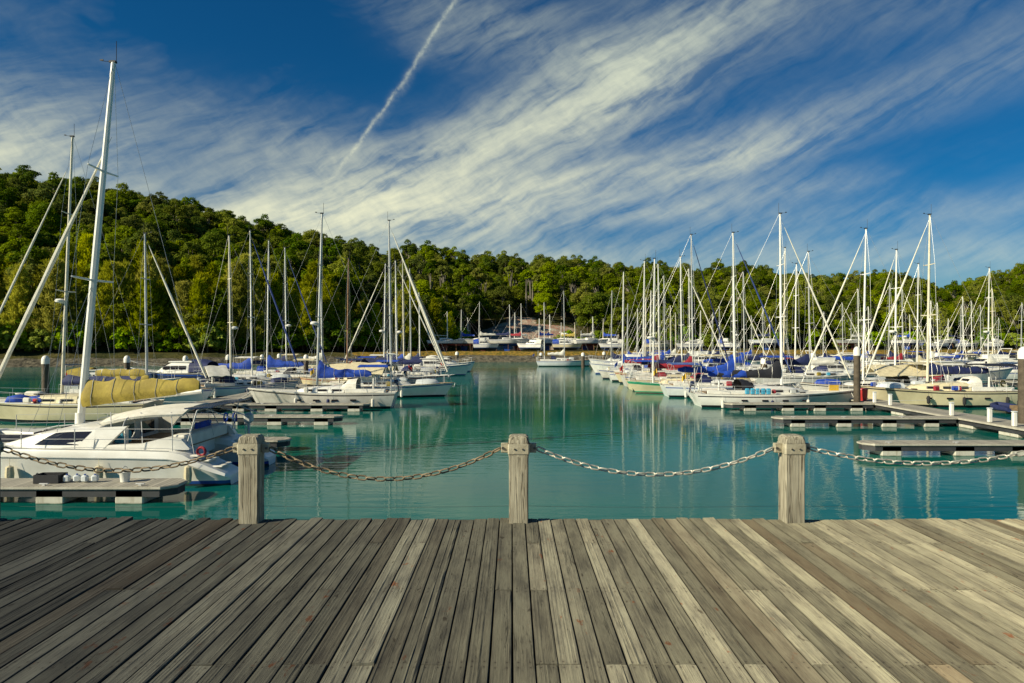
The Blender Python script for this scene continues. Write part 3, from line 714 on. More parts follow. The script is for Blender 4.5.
        if d < 62 and p['group'] != 'ketch' and abs(math.sin(R(yaw))) < .2:
            tip = 1 if (rot @ Vector((1, 0, 0))).x * X < 0 else -1     # which end points at the walkway: + means the stern lies there
            wxl = {True: -19.45, False: 23.95}[X < 0] if p['group'] in (LG, RG) else ({True: -21.45, False: 25.95}[X < 0])
            loc2 = rot.transposed() @ (Vector((wxl, d, .5)) - loc); ex = -.44 * L if tip == 1 else .5 * L
            for sy in (-1, 1):
                a = Vector((ex, sy * (B * .3 if tip == 1 else .15), zd * (1.0 if tip == 1 else 1.22) + .05)); b = Vector((loc2.x, loc2.y + sy * 1.6, .5))
                MB().tube([a.lerp(b, k / 6) - Vector((0, 0, .22 * (1 - (k / 3 - 1) ** 2))) for k in range(7)], .016, 4).build('mooring_line', M['wcanvas'], t)
    if p.get('hard'):         # raised wheelhouse
        MB().loft([[(-.14 * L, -B * .27, z), (.02 * L - (z - zd) * .45, -B * .27, z), (.02 * L - (z - zd) * .45, B * .27, z), (-.14 * L, B * .27, z)] for z in (zd + ch + .02, zd + ch + .75)]).build('wheelhouse', M['white'], t, 20)
        for sy in (-1, 1): MB().box((-.075 * L, sy * B * .272, zd + ch + .45), (.10 * L, .03, .32)).build('window', M['glass'], t, 0)
    return t

def motor_cruiser(p):
    d, L = p['d'], p.get('L', 10.0); B = L * .33; F_ = p.get('F', 1.25)
    yaw = p['yaw'] if 'yaw' in p else {'L': 180, 'R': 0}[p['bow']]
    t = thing('motor_cruiser', (wx(p['px'], d), d, p.get('z', 0)), R(yaw), p['label'], 'motorboat', p['group'])
    g, dk, rail, port = hull_mesh(L, B, F_, .9, .13)
    hull = g.build('hull', [M[p.get('hull', 'white')], M[p.get('stripe', 'bstripe')], M['bstripe'], M['anti'], M[p.get('hull', 'white')]], t, 50); dk.build('deck', M['deck'], t, 50)
    rail.build('toe_rail', M['alu'], t)
    xa, xb = -.22 * L, .22 * L; z0 = F_ + .03; ch = .95
    rings = [[(x, -w, z0), (x - .15, -w * .93, z0 + h * .8), (x - .3, -w * .78, z0 + h), (x - .3, w * .78, z0 + h), (x - .15, w * .93, z0 + h * .8), (x, w, z0)] for x, w, h in ((xb, .2 * B, .05), (xb - .1 * L, .33 * B, .6), (xb - .2 * L, .38 * B, ch), (xa, .38 * B, ch))]
    cab = MB().loft(rings).build('cabin', M['white'], t, 30)
    for sy in (-1, 1):
        for k in range(3): MB().box((xa + .07 * L + k * .095 * L, sy * B * .368, z0 + .48), (.085 * L, .07, .34), bev=.02).build('window', M[p.get('wm', 'glass')], cab, 0)
    MB().box((xb - .15 * L, 0, z0 + .72), (.05, B * .5, .5), ry=-.95).build('windscreen', M['glass'], cab, 0)
    zr = z0 + ch
    MB().loft([[(-.26 * L, -B * .36, z), (.02 * L, -B * .34, z), (.06 * L, 0, z), (.02 * L, B * .34, z), (-.26 * L, B * .36, z)] for z in (zr + .01, zr + .10)]).build('roof', M['white'], t, 20)
    if p.get('fly'):
        MB().loft([[(-.2 * L, -B * .3, z), (-.02 * L + (z - zr) * .3, -B * .28, z), (.02 * L + (z - zr) * .3, 0, z), (-.02 * L + (z - zr) * .3, B * .28, z), (-.2 * L, B * .3, z)] for z in (zr + .102, zr + .55)]).build('flybridge', M['white'], t, 20)
        MB().tube([(-.2 * L, -B * .28, zr + .5), (-.24 * L, -B * .26, zr + 1.3), (-.24 * L, B * .26, zr + 1.3), (-.2 * L, B * .28, zr + .5)], .05, 6).build('radar_arch', M['white'], t)
    if p.get('canopy'):
        g = MB(); sheet_arc(g, [-.44 * L, -.34 * L, -.23 * L], B * .42, z0 + .1, [.95, 1.15, 1.1]); g.build('canopy', M[p['canopy']], t, 60)
    railings(t, port, 1, L)
    return t

LG, LB = "yachts on the inner berths of the catamaran's pontoon", "yachts behind the catamaran's walkway"
RG, RB, RC = 'yachts along the pontoon with empty fingers', 'yachts behind the diagonal walkway', 'distant yachts beyond the navy-covered yacht'
# --- inner side of the catamaran's pontoon
sailboat(dict(px=317, top=213, d=47.6, L=10.3, bow='L', cover='blue', ch0=.62, ch1=.36, flare=.75, bimini='blue', dodger='wcanvas', jib=None, stripe='kstripe', boot='kstripe', port_windows=1, windgen=1, rk=.35, frac=.02, radar=1,
     label='white yacht with bright blue sail cover and blue bimini, stern to the open channel', group=LG))
sailboat(dict(px=391, top=220, d=57, L=11.4, bow='R', hull='white', cover=None, awning='ccanvas', jib='jib', jr=.085, stripe='bstripe', ch=.5, hard=1, label='white wheelhouse yacht with cream awning and thick white furled jib, bow out', group=LG))
sailboat(dict(px=347, top=258, d=66, L=10.5, bow='L', hull='cream', cabin='cream', mastm='wood', awning='ccanvas', jib=None, stripe='rstripe', label='cream yacht with brown wooden mast under a pale awning', group=LG))
sailboat(dict(px=384, top=263, d=75, L=11, bow='L', jib='jib', cover='navy', ch0=.8, dodger='navy', label='white yacht, navy boom cover, furled jib sloping down away from the channel', group=LG))
sailboat(dict(px=397, top=260, d=69.8, L=11.5, bow='R', cover='navy', ch0=1.05, ch1=.6, flare=.3, hull='white', stripe='rstripe', jib='jib', label='white yacht with bulky navy sail cover behind the wheelhouse yacht, bow out', group=LG))
sailboat(dict(px=404, top=258, d=82, L=11, bow='R', cover='blue', jib='jib', jr=.07, bimini='blue', label='white yacht with light furled jib, blue bimini, behind the bulky navy cover', group=LG))
sailboat(dict(px=411, top=268, d=88, L=10.5, bow='R', cover='wcanvas', dodger='navy', hull='grey', label='grey yacht with white sail cover, last mast of the catamaran row', group=LG))
sailboat(dict(px=420, top=292, d=96, L=10, bow='R', cover='navy', hull='navyhull', label='small dark-hulled yacht with short mast near the row end', group=LG))
motor_cruiser(dict(px=437, d=93, L=8.5, bow='R', label='small white motor cruiser poking out near the row end', group='motor cruisers afloat', canopy='navy'))
motor_cruiser(dict(px=448, d=104, L=7.5, bow='R', label='last small motorboat at the tip of the catamaran row', group='motor cruisers afloat', canopy='wcanvas'))
# --- behind the catamaran's walkway
sailboat(dict(px=62, top=136, d=40, L=11.3, bow='L', hull='cream', cabin='cream', cover='navy', cover2='ycanvas', ch0=.42, ch1=.34, flare=.1, jib='jib', frac=.09, stripe='kstripe', bl=5.0, xm=.02, rk=.6, fenders=0, radar=1,
     ch=.4, label='cream-white tall-masted yacht right behind the yellow-covered catamaran, navy and yellow boom cover', group=LB))
sailboat(dict(px=147, top=233, d=48, L=10, bow='R', jib='jib', jr=.075, frac=.03, cover='ycanvas', ch0=.5, ch1=.4, flare=0, bl=.36*10, label='yacht with thick white furled jib sloping down to the grey-canopied blue-white hull', group=LB))
sailboat(dict(px=231, top=235, d=57, L=8.6, yaw=38, hull='palegrey', awning='wcanvas', jib=None, stripe='bstripe', xm=-.12, bl=2.6, label='pale blue-white yacht under a pale grey canopy, transom facing the boardwalk', group=LB))
sailboat(dict(px=252, top=230, d=66, L=10.8, bow='R', cover='blue', jib='jibblue', jr=.08, label='white yacht with blue cover and dark blue furled jib, behind the grey canopy', group=LB))
sailboat(dict(px=267, top=240, d=71.5, L=10.5, bow='L', cover='blue', ch0=.8, stripe='rstripe', label='white yacht with blue cover and red stripe behind the grey canopy', group=LB))
sailboat(dict(px=286.5, top=247, d=77, L=11, bow='R', cover='navy', bimini='wcanvas', jib='jibblue', label='white yacht with navy cover and white bimini behind the blue-covered yacht bow', group=LB))
sailboat(dict(px=322, top=268, d=92, L=10.5, bow='R', cover='wcanvas', hull='cream', label='cream yacht with white cover, mast just beside the blue-covered yacht mast', group=LB))
motor_cruiser(dict(px=176, d=62, L=8, F=1.75, yaw=174, hull='navyhull', canopy='navy', label='navy-hulled motorboat with white cabin roof, behind the yellow sail cover', group='motor cruisers afloat'))
motor_cruiser(dict(px=120, d=56, L=8.5, yaw=10, canopy='ycanvas', label='low motorboat with yellow canvas canopy behind the tall-masted yacht', group='motor cruisers afloat'))
# --- pontoon with the empty fingers, channel side
sailboat(dict(px=781.5, top=213, d=48.6, L=11.6, bow='R', hull='white', cover='black', cover2='blue', ch0=.55, ch1=.3, flare=.75, bl=5.2, dodger='black', jib='jib', jr=.055, ladder=1, jugs=1, stripe='kstripe', port_windows=1, rk=.1, windgen=1, railm='alu',
     label='white yacht with black sail cover, black sprayhood and blue jugs on deck', group=RG))
sailboat(dict(px=735, top=232, d=57.2, L=11.2, bow='R', cover='blue', ch0=.6, ch1=.35, flare=.8, jib='jibblue', stripe='bstripe', bl=4.8, bimini='bstripe', label='white yacht with blue sail cover rising at the mast, blue side cloths, stern out', group=RG))
sailboat(dict(px=693, top=234, d=65.6, L=10.4, bow='R', hull='cream', cover='maroon', ch0=.5, ch1=.35, flare=.9, jib='navy', stripe='rstripe', xm=.16, bl=4.4, dodger='maroon', label='cream yacht with dark red sail cover and sprayhood', group=RG))
sailboat(dict(px=653, top=258, d=61.2, L=9, xm=.29, F=.8, topm='green', bow='L', hull='cream', stripe='green', rake=.14, boot='green', cover=None, dodger='maroon', jib=None, cabin='cream', anti='antir', railm='green', label='cream yacht with bright green gunwale and bow, low in the water', group=RG))
sailboat(dict(px=682, top=256, d=70.5, L=11.5, bow='R', cover='navy', jib='jib', label='white yacht with navy cover behind the dark red one', group=RG))
sailboat(dict(px=643, top=260, d=75, L=9, xm=.2, bow='L', hull='cream', stripe='rstripe', dodger='maroon', railm='wood', label='cream yacht with reddish sprayhood and rail ahead of the green-trimmed yacht', group=RG))
sailboat(dict(px=659.5, top=263, d=79.5, L=11, bow='R', cover='maroon', jib=None, hull='white', label='white yacht with maroon cover behind the green-trimmed yacht', group=RG))
sailboat(dict(px=622.3, top=271, d=84, L=8.5, xm=.2, bow='L', cover='blue', dodger='blue', bimini='blue', label='white yacht with blue covers and wide spreaders beside the cream-hulled ones', group=RG))
sailboat(dict(px=665, top=275, d=88.5, L=11, bow='R', cover='blue', label='white yacht with blue cover, next beyond the maroon one', group=RG))
sailboat(dict(px=690, top=268, d=93, L=11, bow='R', cover='navy', hull='palegrey', label='pale grey yacht with navy cover in the thick of the masts', group=RG))
sailboat(dict(px=650, top=290, d=97.5, L=10, bow='L', cover='wcanvas', label='white yacht with white cover and short mast among the tall ones', group=RG))
sailboat(dict(px=645, top=297, d=102, L=9.5, bow='L', cover='navy', stripe='rstripe', label='small yacht with navy cover and red stripe amid the masts', group=RG))
sailboat(dict(px=611, top=290, d=108, L=8.5, xm=.2, bow='L', cover='navy', label='white yacht with navy cover at the outer end of the mast row', group=RG))
sailboat(dict(px=627, top=303, d=113, L=8.5, bow='L', cover='blue', hull='white', label='small white yacht with blue cover behind the blue-windowed cruiser', group=RG))
motor_cruiser(dict(px=626, d=97, L=9.5, bow='L', wm='bstripe', canopy='navy', fly=1, label='white motor cruiser with long blue windows at the channel edge', group='motor cruisers afloat'))
motor_cruiser(dict(px=616, d=118, L=8.5, bow='L', wm='bstripe', label='white motor cruiser with blue windows nearest the grey ketch', group='motor cruisers afloat'))
motor_cruiser(dict(px=707, d=104, L=13, bow='R', fly=1, F=1.6, label='large white flybridge cruiser behind the dark red sail cover', group='motor cruisers afloat'))
# --- grey ketch across the channel end
t = sailboat(dict(px=564.6, top=290, d=127, L=10.5, bow='R', hull='palegrey', lvl=1, cover='wcanvas', jib=None, awning=None, dodger='navy', xm=.05, bl=3.2, label='pale grey two-masted ketch lying across the far end of the channel', group='ketch', cat='ketch', name='ketch'))
rig(t, -3.2, 1.0, wz(302, 127), 8, 3.0, .3, 1.4, None, 0, {}, 0, .1, .09, 'mizzen_mast')
# --- behind the diagonal walkway
sailboat(dict(px=927.5, top=214, d=49, L=11.0, bow='L', hull='cream', cover='navy', ch0=.55, ch1=.35, flare=.35, bl=4.4, dodger='wcanvas', bimini='black', jib='jib', jr=.06, stripe='kstripe', port_windows=1, railm='teak', xm=.11, fend='rubber',
     label='cream yacht with navy sail cover and black bimini, alone behind the diagonal walkway', group=RB))
sailboat(dict(px=863, top=228, d=54.5, L=11.4, bow='L', cover=None, awning='ccanvas', jib='jib', jr=.06, rk=.25, xm=.1, stripe='kstripe', label='white yacht under a big cream awning next to the capped pile', group=RB))
sailboat(dict(px=895, top=249, d=60, L=11, yaw=188, jib='jib', cover='navy', dodger='maroon', xm=.18, label='yacht with maroon sprayhood and furled jib behind the cream awning', group=RB))
sailboat(dict(px=810, top=251, d=65, L=11.5, bow='R', hull='grey', F=1.35, cover='navy', dodger='navy', jib=None, xm=-.02, stripe='kstripe', label='high-sided light grey yacht with navy cover by the red bin', group=RB))
sailboat(dict(px=795, top=263, d=71, L=11, bow='L', cover='wcanvas', hull='white', label='white yacht with white cover behind the high-sided grey one', group=RB))
sailboat(dict(px=744.5, top=271, d=75.5, L=9.5, bow='R', hull='yellow', F=1.25, cover='blue', stripe='yellow', label='yellow-hulled yacht with blue cover seen between the masts', group=RB))
sailboat(dict(px=734, top=277, d=84, L=10.5, bow='R', cover='blue', jib='jib', label='white yacht with blue cover beyond the yellow-hulled one', group=RB))
sailboat(dict(px=783.5, top=247, d=80, L=11, bow='L', cover='maroon', label='white yacht with maroon cover, mast against the black-covered yacht mast', group=RB))
sailboat(dict(px=859, top=288, d=92, L=10.5, bow='R', cover='blue', label='white yacht with blue cover behind the capped pile', group=RB))
sailboat(dict(px=823, top=311, d=97, L=9, bow='L', cover='navy', label='small yacht with navy cover far behind the high-sided grey yacht', group=RB))
sailboat(dict(px=843, top=302, d=103, L=10, bow='R', cover='wcanvas', jib='jib', label='yacht with white cover and furled jib far behind the red bin', group=RB))
sailboat(dict(px=763.5, top=305, d=92, L=10, bow='R', cover='navy', label='yacht with navy cover behind the pile by the yellow hull', group=RB))
motor_cruiser(dict(px=832, d=78, L=11, bow='R', hull='navyhull', fly=1, label='dark motor cruiser with white upperworks behind the grey yacht', group='motor cruisers afloat'))
# --- far pontoons
i = 0
for px, tp, d, bw, cv, lab in ((917, 263, 84, 'L', 'ccanvas', 'yacht with cream cover just behind the navy-covered mast'), (903, 286, 92, 'R', 'maroon', 'yacht with maroon cover beyond the cream awning'), (888.6, 282, 99, 'L', 'navy', 'yacht with navy cover beyond the maroon-sprayhood yacht'),
     (869, 306, 112, 'R', 'blue', 'distant small yacht with blue cover beyond the capped pile'), (930, 300, 108, 'L', 'wcanvas', 'distant yacht with white cover behind the navy-covered mast'), (938, 302, 116, 'R', 'navy', 'distant yacht with navy cover, mast close beside a white-covered one'),
     (960.5, 304, 120, 'L', 'navy', 'distant white yacht with navy cover, first mast of a close trio'), (963.5, 296, 112, 'R', 'blue', 'distant white yacht with blue cover, tallest mast of a close trio'), (972, 300, 126, 'R', 'wcanvas', 'distant white yacht with white cover, last mast of a close trio'),
     (988, 267, 82, 'L', 'wcanvas', 'white yacht with tall mast standing over the far hills by the end pile'), (993, 288, 95, 'R', 'ccanvas', 'yacht with cream cover, shorter mast paired with the tall one'), (998, 317, 132, 'L', 'navy', 'tiny far yacht with navy cover behind the paired masts'),
     (981, 304, 138, 'R', 'blue', 'tiny far yacht with blue cover near the shore bank'), (1021, 302, 104, 'L', 'blue', 'yacht with blue cover whose mast stands behind the tall end pile'), (720, 306, 122, 'R', 'navy', 'far yacht with navy cover beyond the flybridge cruiser'),
     (712, 312, 130, 'L', 'wcanvas', 'far yacht with white cover beyond the flybridge cruiser'), (752, 315, 128, 'R', 'blue', 'far yacht with blue cover beyond the yellow hull'), (700, 310, 138, 'L', 'navy', 'far yacht with navy cover near the yard beyond the dark red cover'),
     (671, 305, 128, 'R', 'blue', 'far yacht with blue cover behind the thick of the masts'), (637, 308, 134, 'L', 'navy', 'far yacht with navy cover behind the green-trimmed yacht'), (676, 312, 142, 'R', 'wcanvas', 'far yacht with white cover behind the thick of the masts')):
    sailboat(dict(px=px, top=tp, d=d, L=9.5 + (i * 7 % 5) * .4, bow=bw, cover=cv, jib='jib' if i % 5 == 1 else None, jr=.05, stripe=('bstripe', 'kstripe', 'rstripe')[i % 3], label=lab, group=RC)); i += 1
for px, d, lab, q in ((902, 78, 'long white motor cruiser lying beyond the cream awning', 'R'), (955, 74, 'white motor cruiser behind the navy-covered boom', 'R'), (985, 88, 'white flybridge motor cruiser near the tall end pile', 'L')):
    motor_cruiser(dict(px=px, d=d, L=11.5, bow=q, fly=1 if d > 80 else 0, label=lab, group='motor cruisers afloat', F=1.4))

# ------------------------------------------------------------------ the catamaran
def catamaran():
    t = thing('catamaran', (wx(80, 24), 24.0, 0), math.pi, 'white catamaran with yellow sail cover, closest boat to the boardwalk', 'catamaran')
    W = M['white']
    for sy in (1, -1):
        rings = []
        for x, b, zt in ((-6.15, .42, .30), (-6.05, .55, .40), (-5.55, .62, .62), (-5.0, .66, .86), (-4.75, .67, 1.0), (-4.3, .68, 1.10), (-3, .69, 1.14), (-1, .69, 1.17), (1, .67, 1.2), (2.6, .55, 1.24), (3.8, .36, 1.28), (4.6, .12, 1.32), (4.75, .02, 1.33)):
            f = [(.98, zt), (1.01, zt - .03), (1.07, zt * .80), (1.045, zt * .77), (.885, .17), (.86, .07), (.6, -.28), (.05, -.42)]
            up = min(1, (x + 6.15) / 1.0); k = .35 + .65 * up
            pts = [(x, b * a, z if z > 0 else z * k) for a, z in f]
            rings.append([Vector((p[0], 1.72 * sy + p[1], p[2])) for p in pts] + [Vector((p[0], 1.72 * sy - p[1], p[2])) for p in reversed(pts)])
        n = len(rings[0]); mis = [0, 0, 0, 0, 1, 2, 2] + [2] + [2, 2, 1, 0, 0, 0, 0] + [0]
        g = MB().loft(rings, True, True, True, mis); hull = g.build('hull', [W, M['bstripe'], M['anti']], t, 38)
        for k, xx in enumerate((-5.72, -5.3, -4.95)):
            MB().box((xx, 1.72 * sy, (.585, .77, .92)[k]), (.36, .8, .05), bev=.02).build('step', M['deck'], hull, 20)
        # lifelines on each side
        g = MB(); y = (1.72 + .60) * sy; xs = [-4.4, -2.9, -1.3, .4, 2.0, 3.6]
        for x in xs: g.tube([(x, y - max(0, x - 1.6) * .22 * sy, 1.12), (x, y - max(0, x - 1.6) * .22 * sy, 1.83)], .014, 5)
        for h in (1.5, 1.82): g.tube([(x, y - max(0, x - 1.6) * .22 * sy, h) for x in xs], .007, 4)
        g.tube([(-4.4, y, 1.82), (-4.9, y - .1 * sy, 1.82), (-5.0, y - .2 * sy, 1.0)], .014, 5)
        g.build('lifeline', M['steel'], t)
    MB().box((-1.1, 0, .88), (6.4, 2.6, .50), bev=.05).build('bridgedeck', W, t, 30)
    MB().tube([(3.9, -1.8, 1.25), (3.9, 1.8, 1.25)], .09, 8).build('crossbeam', M['alu'], t)
    MB().box((3.0, 0, 1.16), (1.7, 2.3, .03)).build('trampoline', M['black'], t, 0)
    # coachroof: wraps over both hulls, long raked windscreen, ends as slanting pillars at the cockpit
    rings = []
    for x, w, z, zl in ((1.55, 1.55, 1.24, 1.14), (.9, 1.85, 1.42, 1.14), (.15, 2.0, 1.62, 1.14), (-.5, 2.05, 1.74, 1.14), (-1.3, 2.08, 1.80, 1.14), (-1.75, 2.08, 1.82, 1.14)):
        h = z - zl
        rings.append([(x, -w, zl), (x, -w * .99, zl + h * .3), (x, -w * .93, zl + h * .88), (x, -w * .82, z), (x, 0, z + .05), (x, w * .82, z), (x, w * .93, zl + h * .88), (x, w * .99, zl + h * .3), (x, w, zl)])
    roof = MB().loft(rings).build('coachroof', W, t, 35)
    for sy in (1, -1):
        w0 = 2.0
        MB().tube([(x, sy * (1.72 + b * 1.075), z * .80) for x, b, z in ((-4.75, .67, 1.0), (-4.3, .68, 1.10), (-3, .69, 1.14), (-1, .69, 1.17), (1, .67, 1.2), (2.6, .55, 1.24), (3.8, .36, 1.28), (4.6, .12, 1.32))], .02, 5).build('rubbing_strake', M['grey'], t)
        MB().tube([(x, sy * (1.72 + b * .95), z + .02) for x, b, z in ((-4.3, .68, 1.10), (-3, .69, 1.14), (-1, .69, 1.17), (1, .67, 1.2), (2.6, .55, 1.24), (3.8, .36, 1.28))], .018, 5).build('toe_rail', M['alu2'], t)
        MB().tube([(-1.6, sy * 1.5, 1.86), (-1.5, sy * 1.5, 1.93), (-.2, sy * 1.5, 1.82), (.2, sy * 1.48, 1.74), (.3, sy * 1.48, 1.66)], .016, 5).build('grab_rail', M['steel'], roof)
        q = [(.22, 1.27), (-1.25, 1.27), (-1.62, 1.70), (-.42, 1.67)]
        yy = lambda x, z: (np.interp(x, [-1.75, -.5, .15, .9], [2.08, 2.05, 2.0, 1.85])) * float(np.interp((z - 1.14) / (np.interp(x, [-1.75, -1.3, -.5, .15, .9], [1.82, 1.80, 1.74, 1.62, 1.42]) - 1.14), [0, .3, .88, 1], [1, .99, .93, .82]))
        g = MB(); nx = 8; inn, out = [], []
        for a in range(nx + 1):
            for b in range(4):
                u, v = a / nx, b / 3
                x = (q[0][0] * (1 - u) + q[1][0] * u) * (1 - v) + (q[3][0] * (1 - u) + q[2][0] * u) * v; z = (q[0][1] * (1 - u) + q[1][1] * u) * (1 - v) + (q[3][1] * (1 - u) + q[2][1] * u) * v
                z = min(z, 1.14 + .86 * (np.interp(x, [-1.75, -1.3, -.5, .15, .9], [1.82, 1.80, 1.74, 1.62, 1.42]) - 1.14))
                out.append((x, sy * (yy(x, z) + .012), z))
        fs = [(a * 4 + b, (a + 1) * 4 + b, (a + 1) * 4 + b + 1, a * 4 + b + 1) for a in range(nx) for b in range(3)]
        inn = [(x, y - .03 * sy, z) for x, y, z in out]; N = len(out)
        g.add(out + inn, fs + [tuple(i + N for i in f[::-1]) for f in fs]); g.build('window', M['glass'], roof, 0)
        # slanting pillar
        MB().loft([[(-1.7, sy * 2.07, 1.15), (-2.05, sy * 2.07, 1.15), (-2.05, sy * 1.9, 1.15), (-1.7, sy * 1.9, 1.15)], [(-1.72, sy * 1.95, 1.80), (-2.75, sy * 1.95, 1.86), (-2.75, sy * 1.8, 1.86), (-1.72, sy * 1.8, 1.80)]]).build('pillar', W, roof, 20)
        # coaming: sweeps down aft
        MB().loft([[(x, sy * y0, 1.10), (x, sy * (y0 - .02), z), (x, sy * (y0 - .24), z), (x, sy * (y0 - .26), 1.10)] for x, y0, z in ((-1.9, 2.06, 1.26), (-3.2, 2.06, 1.30), (-4.1, 2.04, 1.52), (-4.5, 2.0, 1.45), (-4.75, 1.95, 1.15))]).build('coaming', W, t, 30)
    MB().box((-1.80, 0, 1.42), (.06, 3.6, .74)).build('bulkhead', M['palegrey'], t, 0)
    for y, w in ((-1.0, .9), (.25, .8), (1.2, .6)): MB().box((-1.845, y, 1.5), (.03, w, .44)).build('bulkhead_window', M['glass'], t, 0)
    MB().box((-3.2, 0, 1.14), (2.6, 3.5, .05)).build('cockpit_sole', M['teak'], t, 0)
    MB().box((-4.25, 0, 1.32), (.5, 3.3, .42), bev=.05).build('aft_seat', M['deck'], t, 30)
    MB().box((-4.05, -.6, 1.56), (.12, 1.2, .35), bev=.04).build('cushion', M['blue'], t, 30)
    MB().box((-2.2, 1.2, 1.42), (.35, .5, .45), bev=.06).build('cushion', M['jug'], t, 30)
    MB().torus((-2.6, 1.55, 1.75), .36, .02, 'x', 18, 5).build('steering_wheel', M['steel'], t)
    MB().tube([(-2.5, 1.55, 1.15), (-2.5, 1.55, 1.75)], .07, 7).build('wheel_pedestal', W, t)
    # hard bimini, drooping to the stern quarter
    rings = []
    for k in range(9):
        u = k / 8; x = -1.55 - 2.75 * u; zc = 2.12 + .30 * math.sin(min(1, u * 1.25) * math.pi * .5) + (.0 if u < .8 else 0)
        w = 1.15 + .5 * math.sin(math.pi * (.2 + .6 * u)); top = [(x, y * w, zc - .22 * abs(y) ** 2.5) for y in (-1, -.75, -.4, 0, .4, .75, 1)]
        rings.append(top + [(x, y * w * .985, zc - .05 - .24 * abs(y) ** 2.5) for y in (1, .5, 0, -.5, -1)])
    MB().loft(rings).build('bimini', M['wcanvas'], t, 45)
    g = MB()
    for x in (-1.9, -2.9, -3.9):
        for sy in (-1, 1): g.tube([(x - .3, sy * 1.85, 1.2), (x, sy * 1.4, 2.26)], .018, 5)
    g.build('bimini_frame', M['steel'], t)
    # solar panels flat behind the bimini on an arch
    g = MB()
    for sy in (-1, 1): g.tube([(-4.6, sy * 1.8, 1.2), (-4.9, sy * 1.7, 2.35)], .022, 5)
    g.tube([(-4.9, -1.7, 2.35), (-4.9, 1.7, 2.35)], .022, 5)
    for y in (-1.0, .1, 1.1): g.tube([(-4.9, y, 2.35), (-5.9, y, 2.0)], .02, 5)
    g.build('stern_arch', M['steel'], t)
    for y in (-.85, .85): MB().box((-4.9, y, 2.42), (.95, 1.5, .035), ry=.06).build('solar_panel', M['navyhull'], t, 0)
    MB().torus((-5.15, 1.95, 1.05), .13, .042, 'y', 16, 7).build('life_ring', M['maroon'], t)
    for x in (-4.55, -4.2):
        g = MB(); g.torus((x, -2.2, 1.7), .16, .03, 'x', 12, 5).tube([(x, -2.2, 1.1), (x, -2.2, 1.55)], .02, 4); g.build('rope_coil', M['blue'], t)
    # outboard on the far stern rail, black horseshoe
    g = MB().box((-5.35, -1.5, 1.75), (.3, .34, .38), bev=.07); g.tube([(-5.35, -1.5, 1.6), (-5.35, -1.5, 1.05)], .05, 6); g.build('outboard_motor', M['grey'], t, 40)
    # mast, boom, cover
    top = wz(62, 24); zd = 1.64
    rig(t, 0, zd, top, 11, 4.4, 3.85, 1.32, -4.7, 1.3, dict(jib='jib', jr=.072, frac=.205, radar=0), 2, 1.18, .125)
    MB().lathe((0, 0, 1.60), [(.24, 0), (.24, .06), (.16, .1), (.15, .5)], 10).build('mast_step', M['white'], t)
    x1 = -4.3; MB().tube([(-.16, 0, 2.42), (x1, 0, 2.86)], .085, 8).build('boom', M['alu'], t)
    sc = sail_cover(-.12, 2.38, x1 + .1, 2.92, .86, .36, .0, .21, 22, 3); ties(sc.build('sail_cover', M['ycanvas'], t, 60), sc.rings, 4)
    # dorade vents, deck boxes, cleats on the foredeck
    for y in (-.7, .7): MB().box((.75, y, 1.55), (.5, .5, .06), bev=.02, ry=.25).build('hatch', M['glass'], t, 20)
    for x in (-5.0, .6, -2.2):
        MB().lathe((x, 2.55, .42), [(.01, -.3), (.11, -.24), (.13, 0), (.11, .24), (.02, .28), (.006, .3), (.006, .5)], 8).build('fender', M['ccanvas'], t)
catamaran()
# bundles on the bow of the yacht behind
t = thing('sail_bag', (wx(30, 40), 39.2, 1.02), .3, 'blue sail bag lying on the cream bow deck, away from the mast', 'bag', 'bundles on the cream bow')
MB().loft([[(x, w * math.cos(a), .02 + h * (.5 + .5 * math.sin(a))) for a in [k * math.pi / 5 for k in range(10)]] for x, w, h in ((-.75, .06, .12), (-.6, .28, .42), (0, .34, .55), (.5, .28, .4), (.7, .06, .12))]).build('bag', M['blue'], t, 60)
t = thing('sail_bag', (wx(47, 40), 39.2, 1.02), -.2, 'red and blue sail bag beside the mast on the cream bow deck', 'bag', 'bundles on the cream bow')
MB().loft([[(x, w * math.cos(a), .02 + h * (.5 + .5 * math.sin(a))) for a in [k * math.pi / 5 for k in range(10)]] for x, w, h in ((-.6, .06, .12), (-.5, .25, .38), (0, .3, .48), (.4, .24, .36), (.6, .06, .12))]).build('bag', M['blue'], t, 60)
MB().box((.12, -.27, .2), (.3, .14, .26), bev=.05).build('pouch', M['red'], t, 30)
# inflatable dinghy near the stern of the blue-white hull
def dinghy(x, y, rz, label, m='grey'):
    t = thing('dinghy', (x, y, 0), rz, label, 'dinghy', 'inflatable dinghies')
    MB().tube([(-1.3, .62, .28), (.4, .62, .3), (1.1, .42, .36), (1.45, 0, .42), (1.1, -.42, .36), (.4, -.62, .3), (-1.3, -.62, .28)], [.13, .2, .19, .17, .19, .2, .13], 10).build('tube', M[m], t)
    MB().box((-.1, 0, .14), (2.2, 1.0, .06)).build('floor', M['rubber'], t, 0)
    MB().box((-1.15, 0, .38), (.06, 1.0, .4)).build('transom', M['teak'], t, 0)
    MB().box((-1.3, 0, .75), (.24, .26, .34), bev=.05).tube([(-1.3, 0, .6), (-1.34, 0, -.1)], .05, 6).build('outboard_motor', M['black'], t, 40)
dinghy(wx(176, 40), 40.3, R(160), 'dark inflatable dinghy under the end of the yellow sail cover', 'navyhull')
dinghy(wx(1000, 45), 44.2, R(80), 'blue inflatable dinghy at the stern of the navy-covered yacht', 'navy')

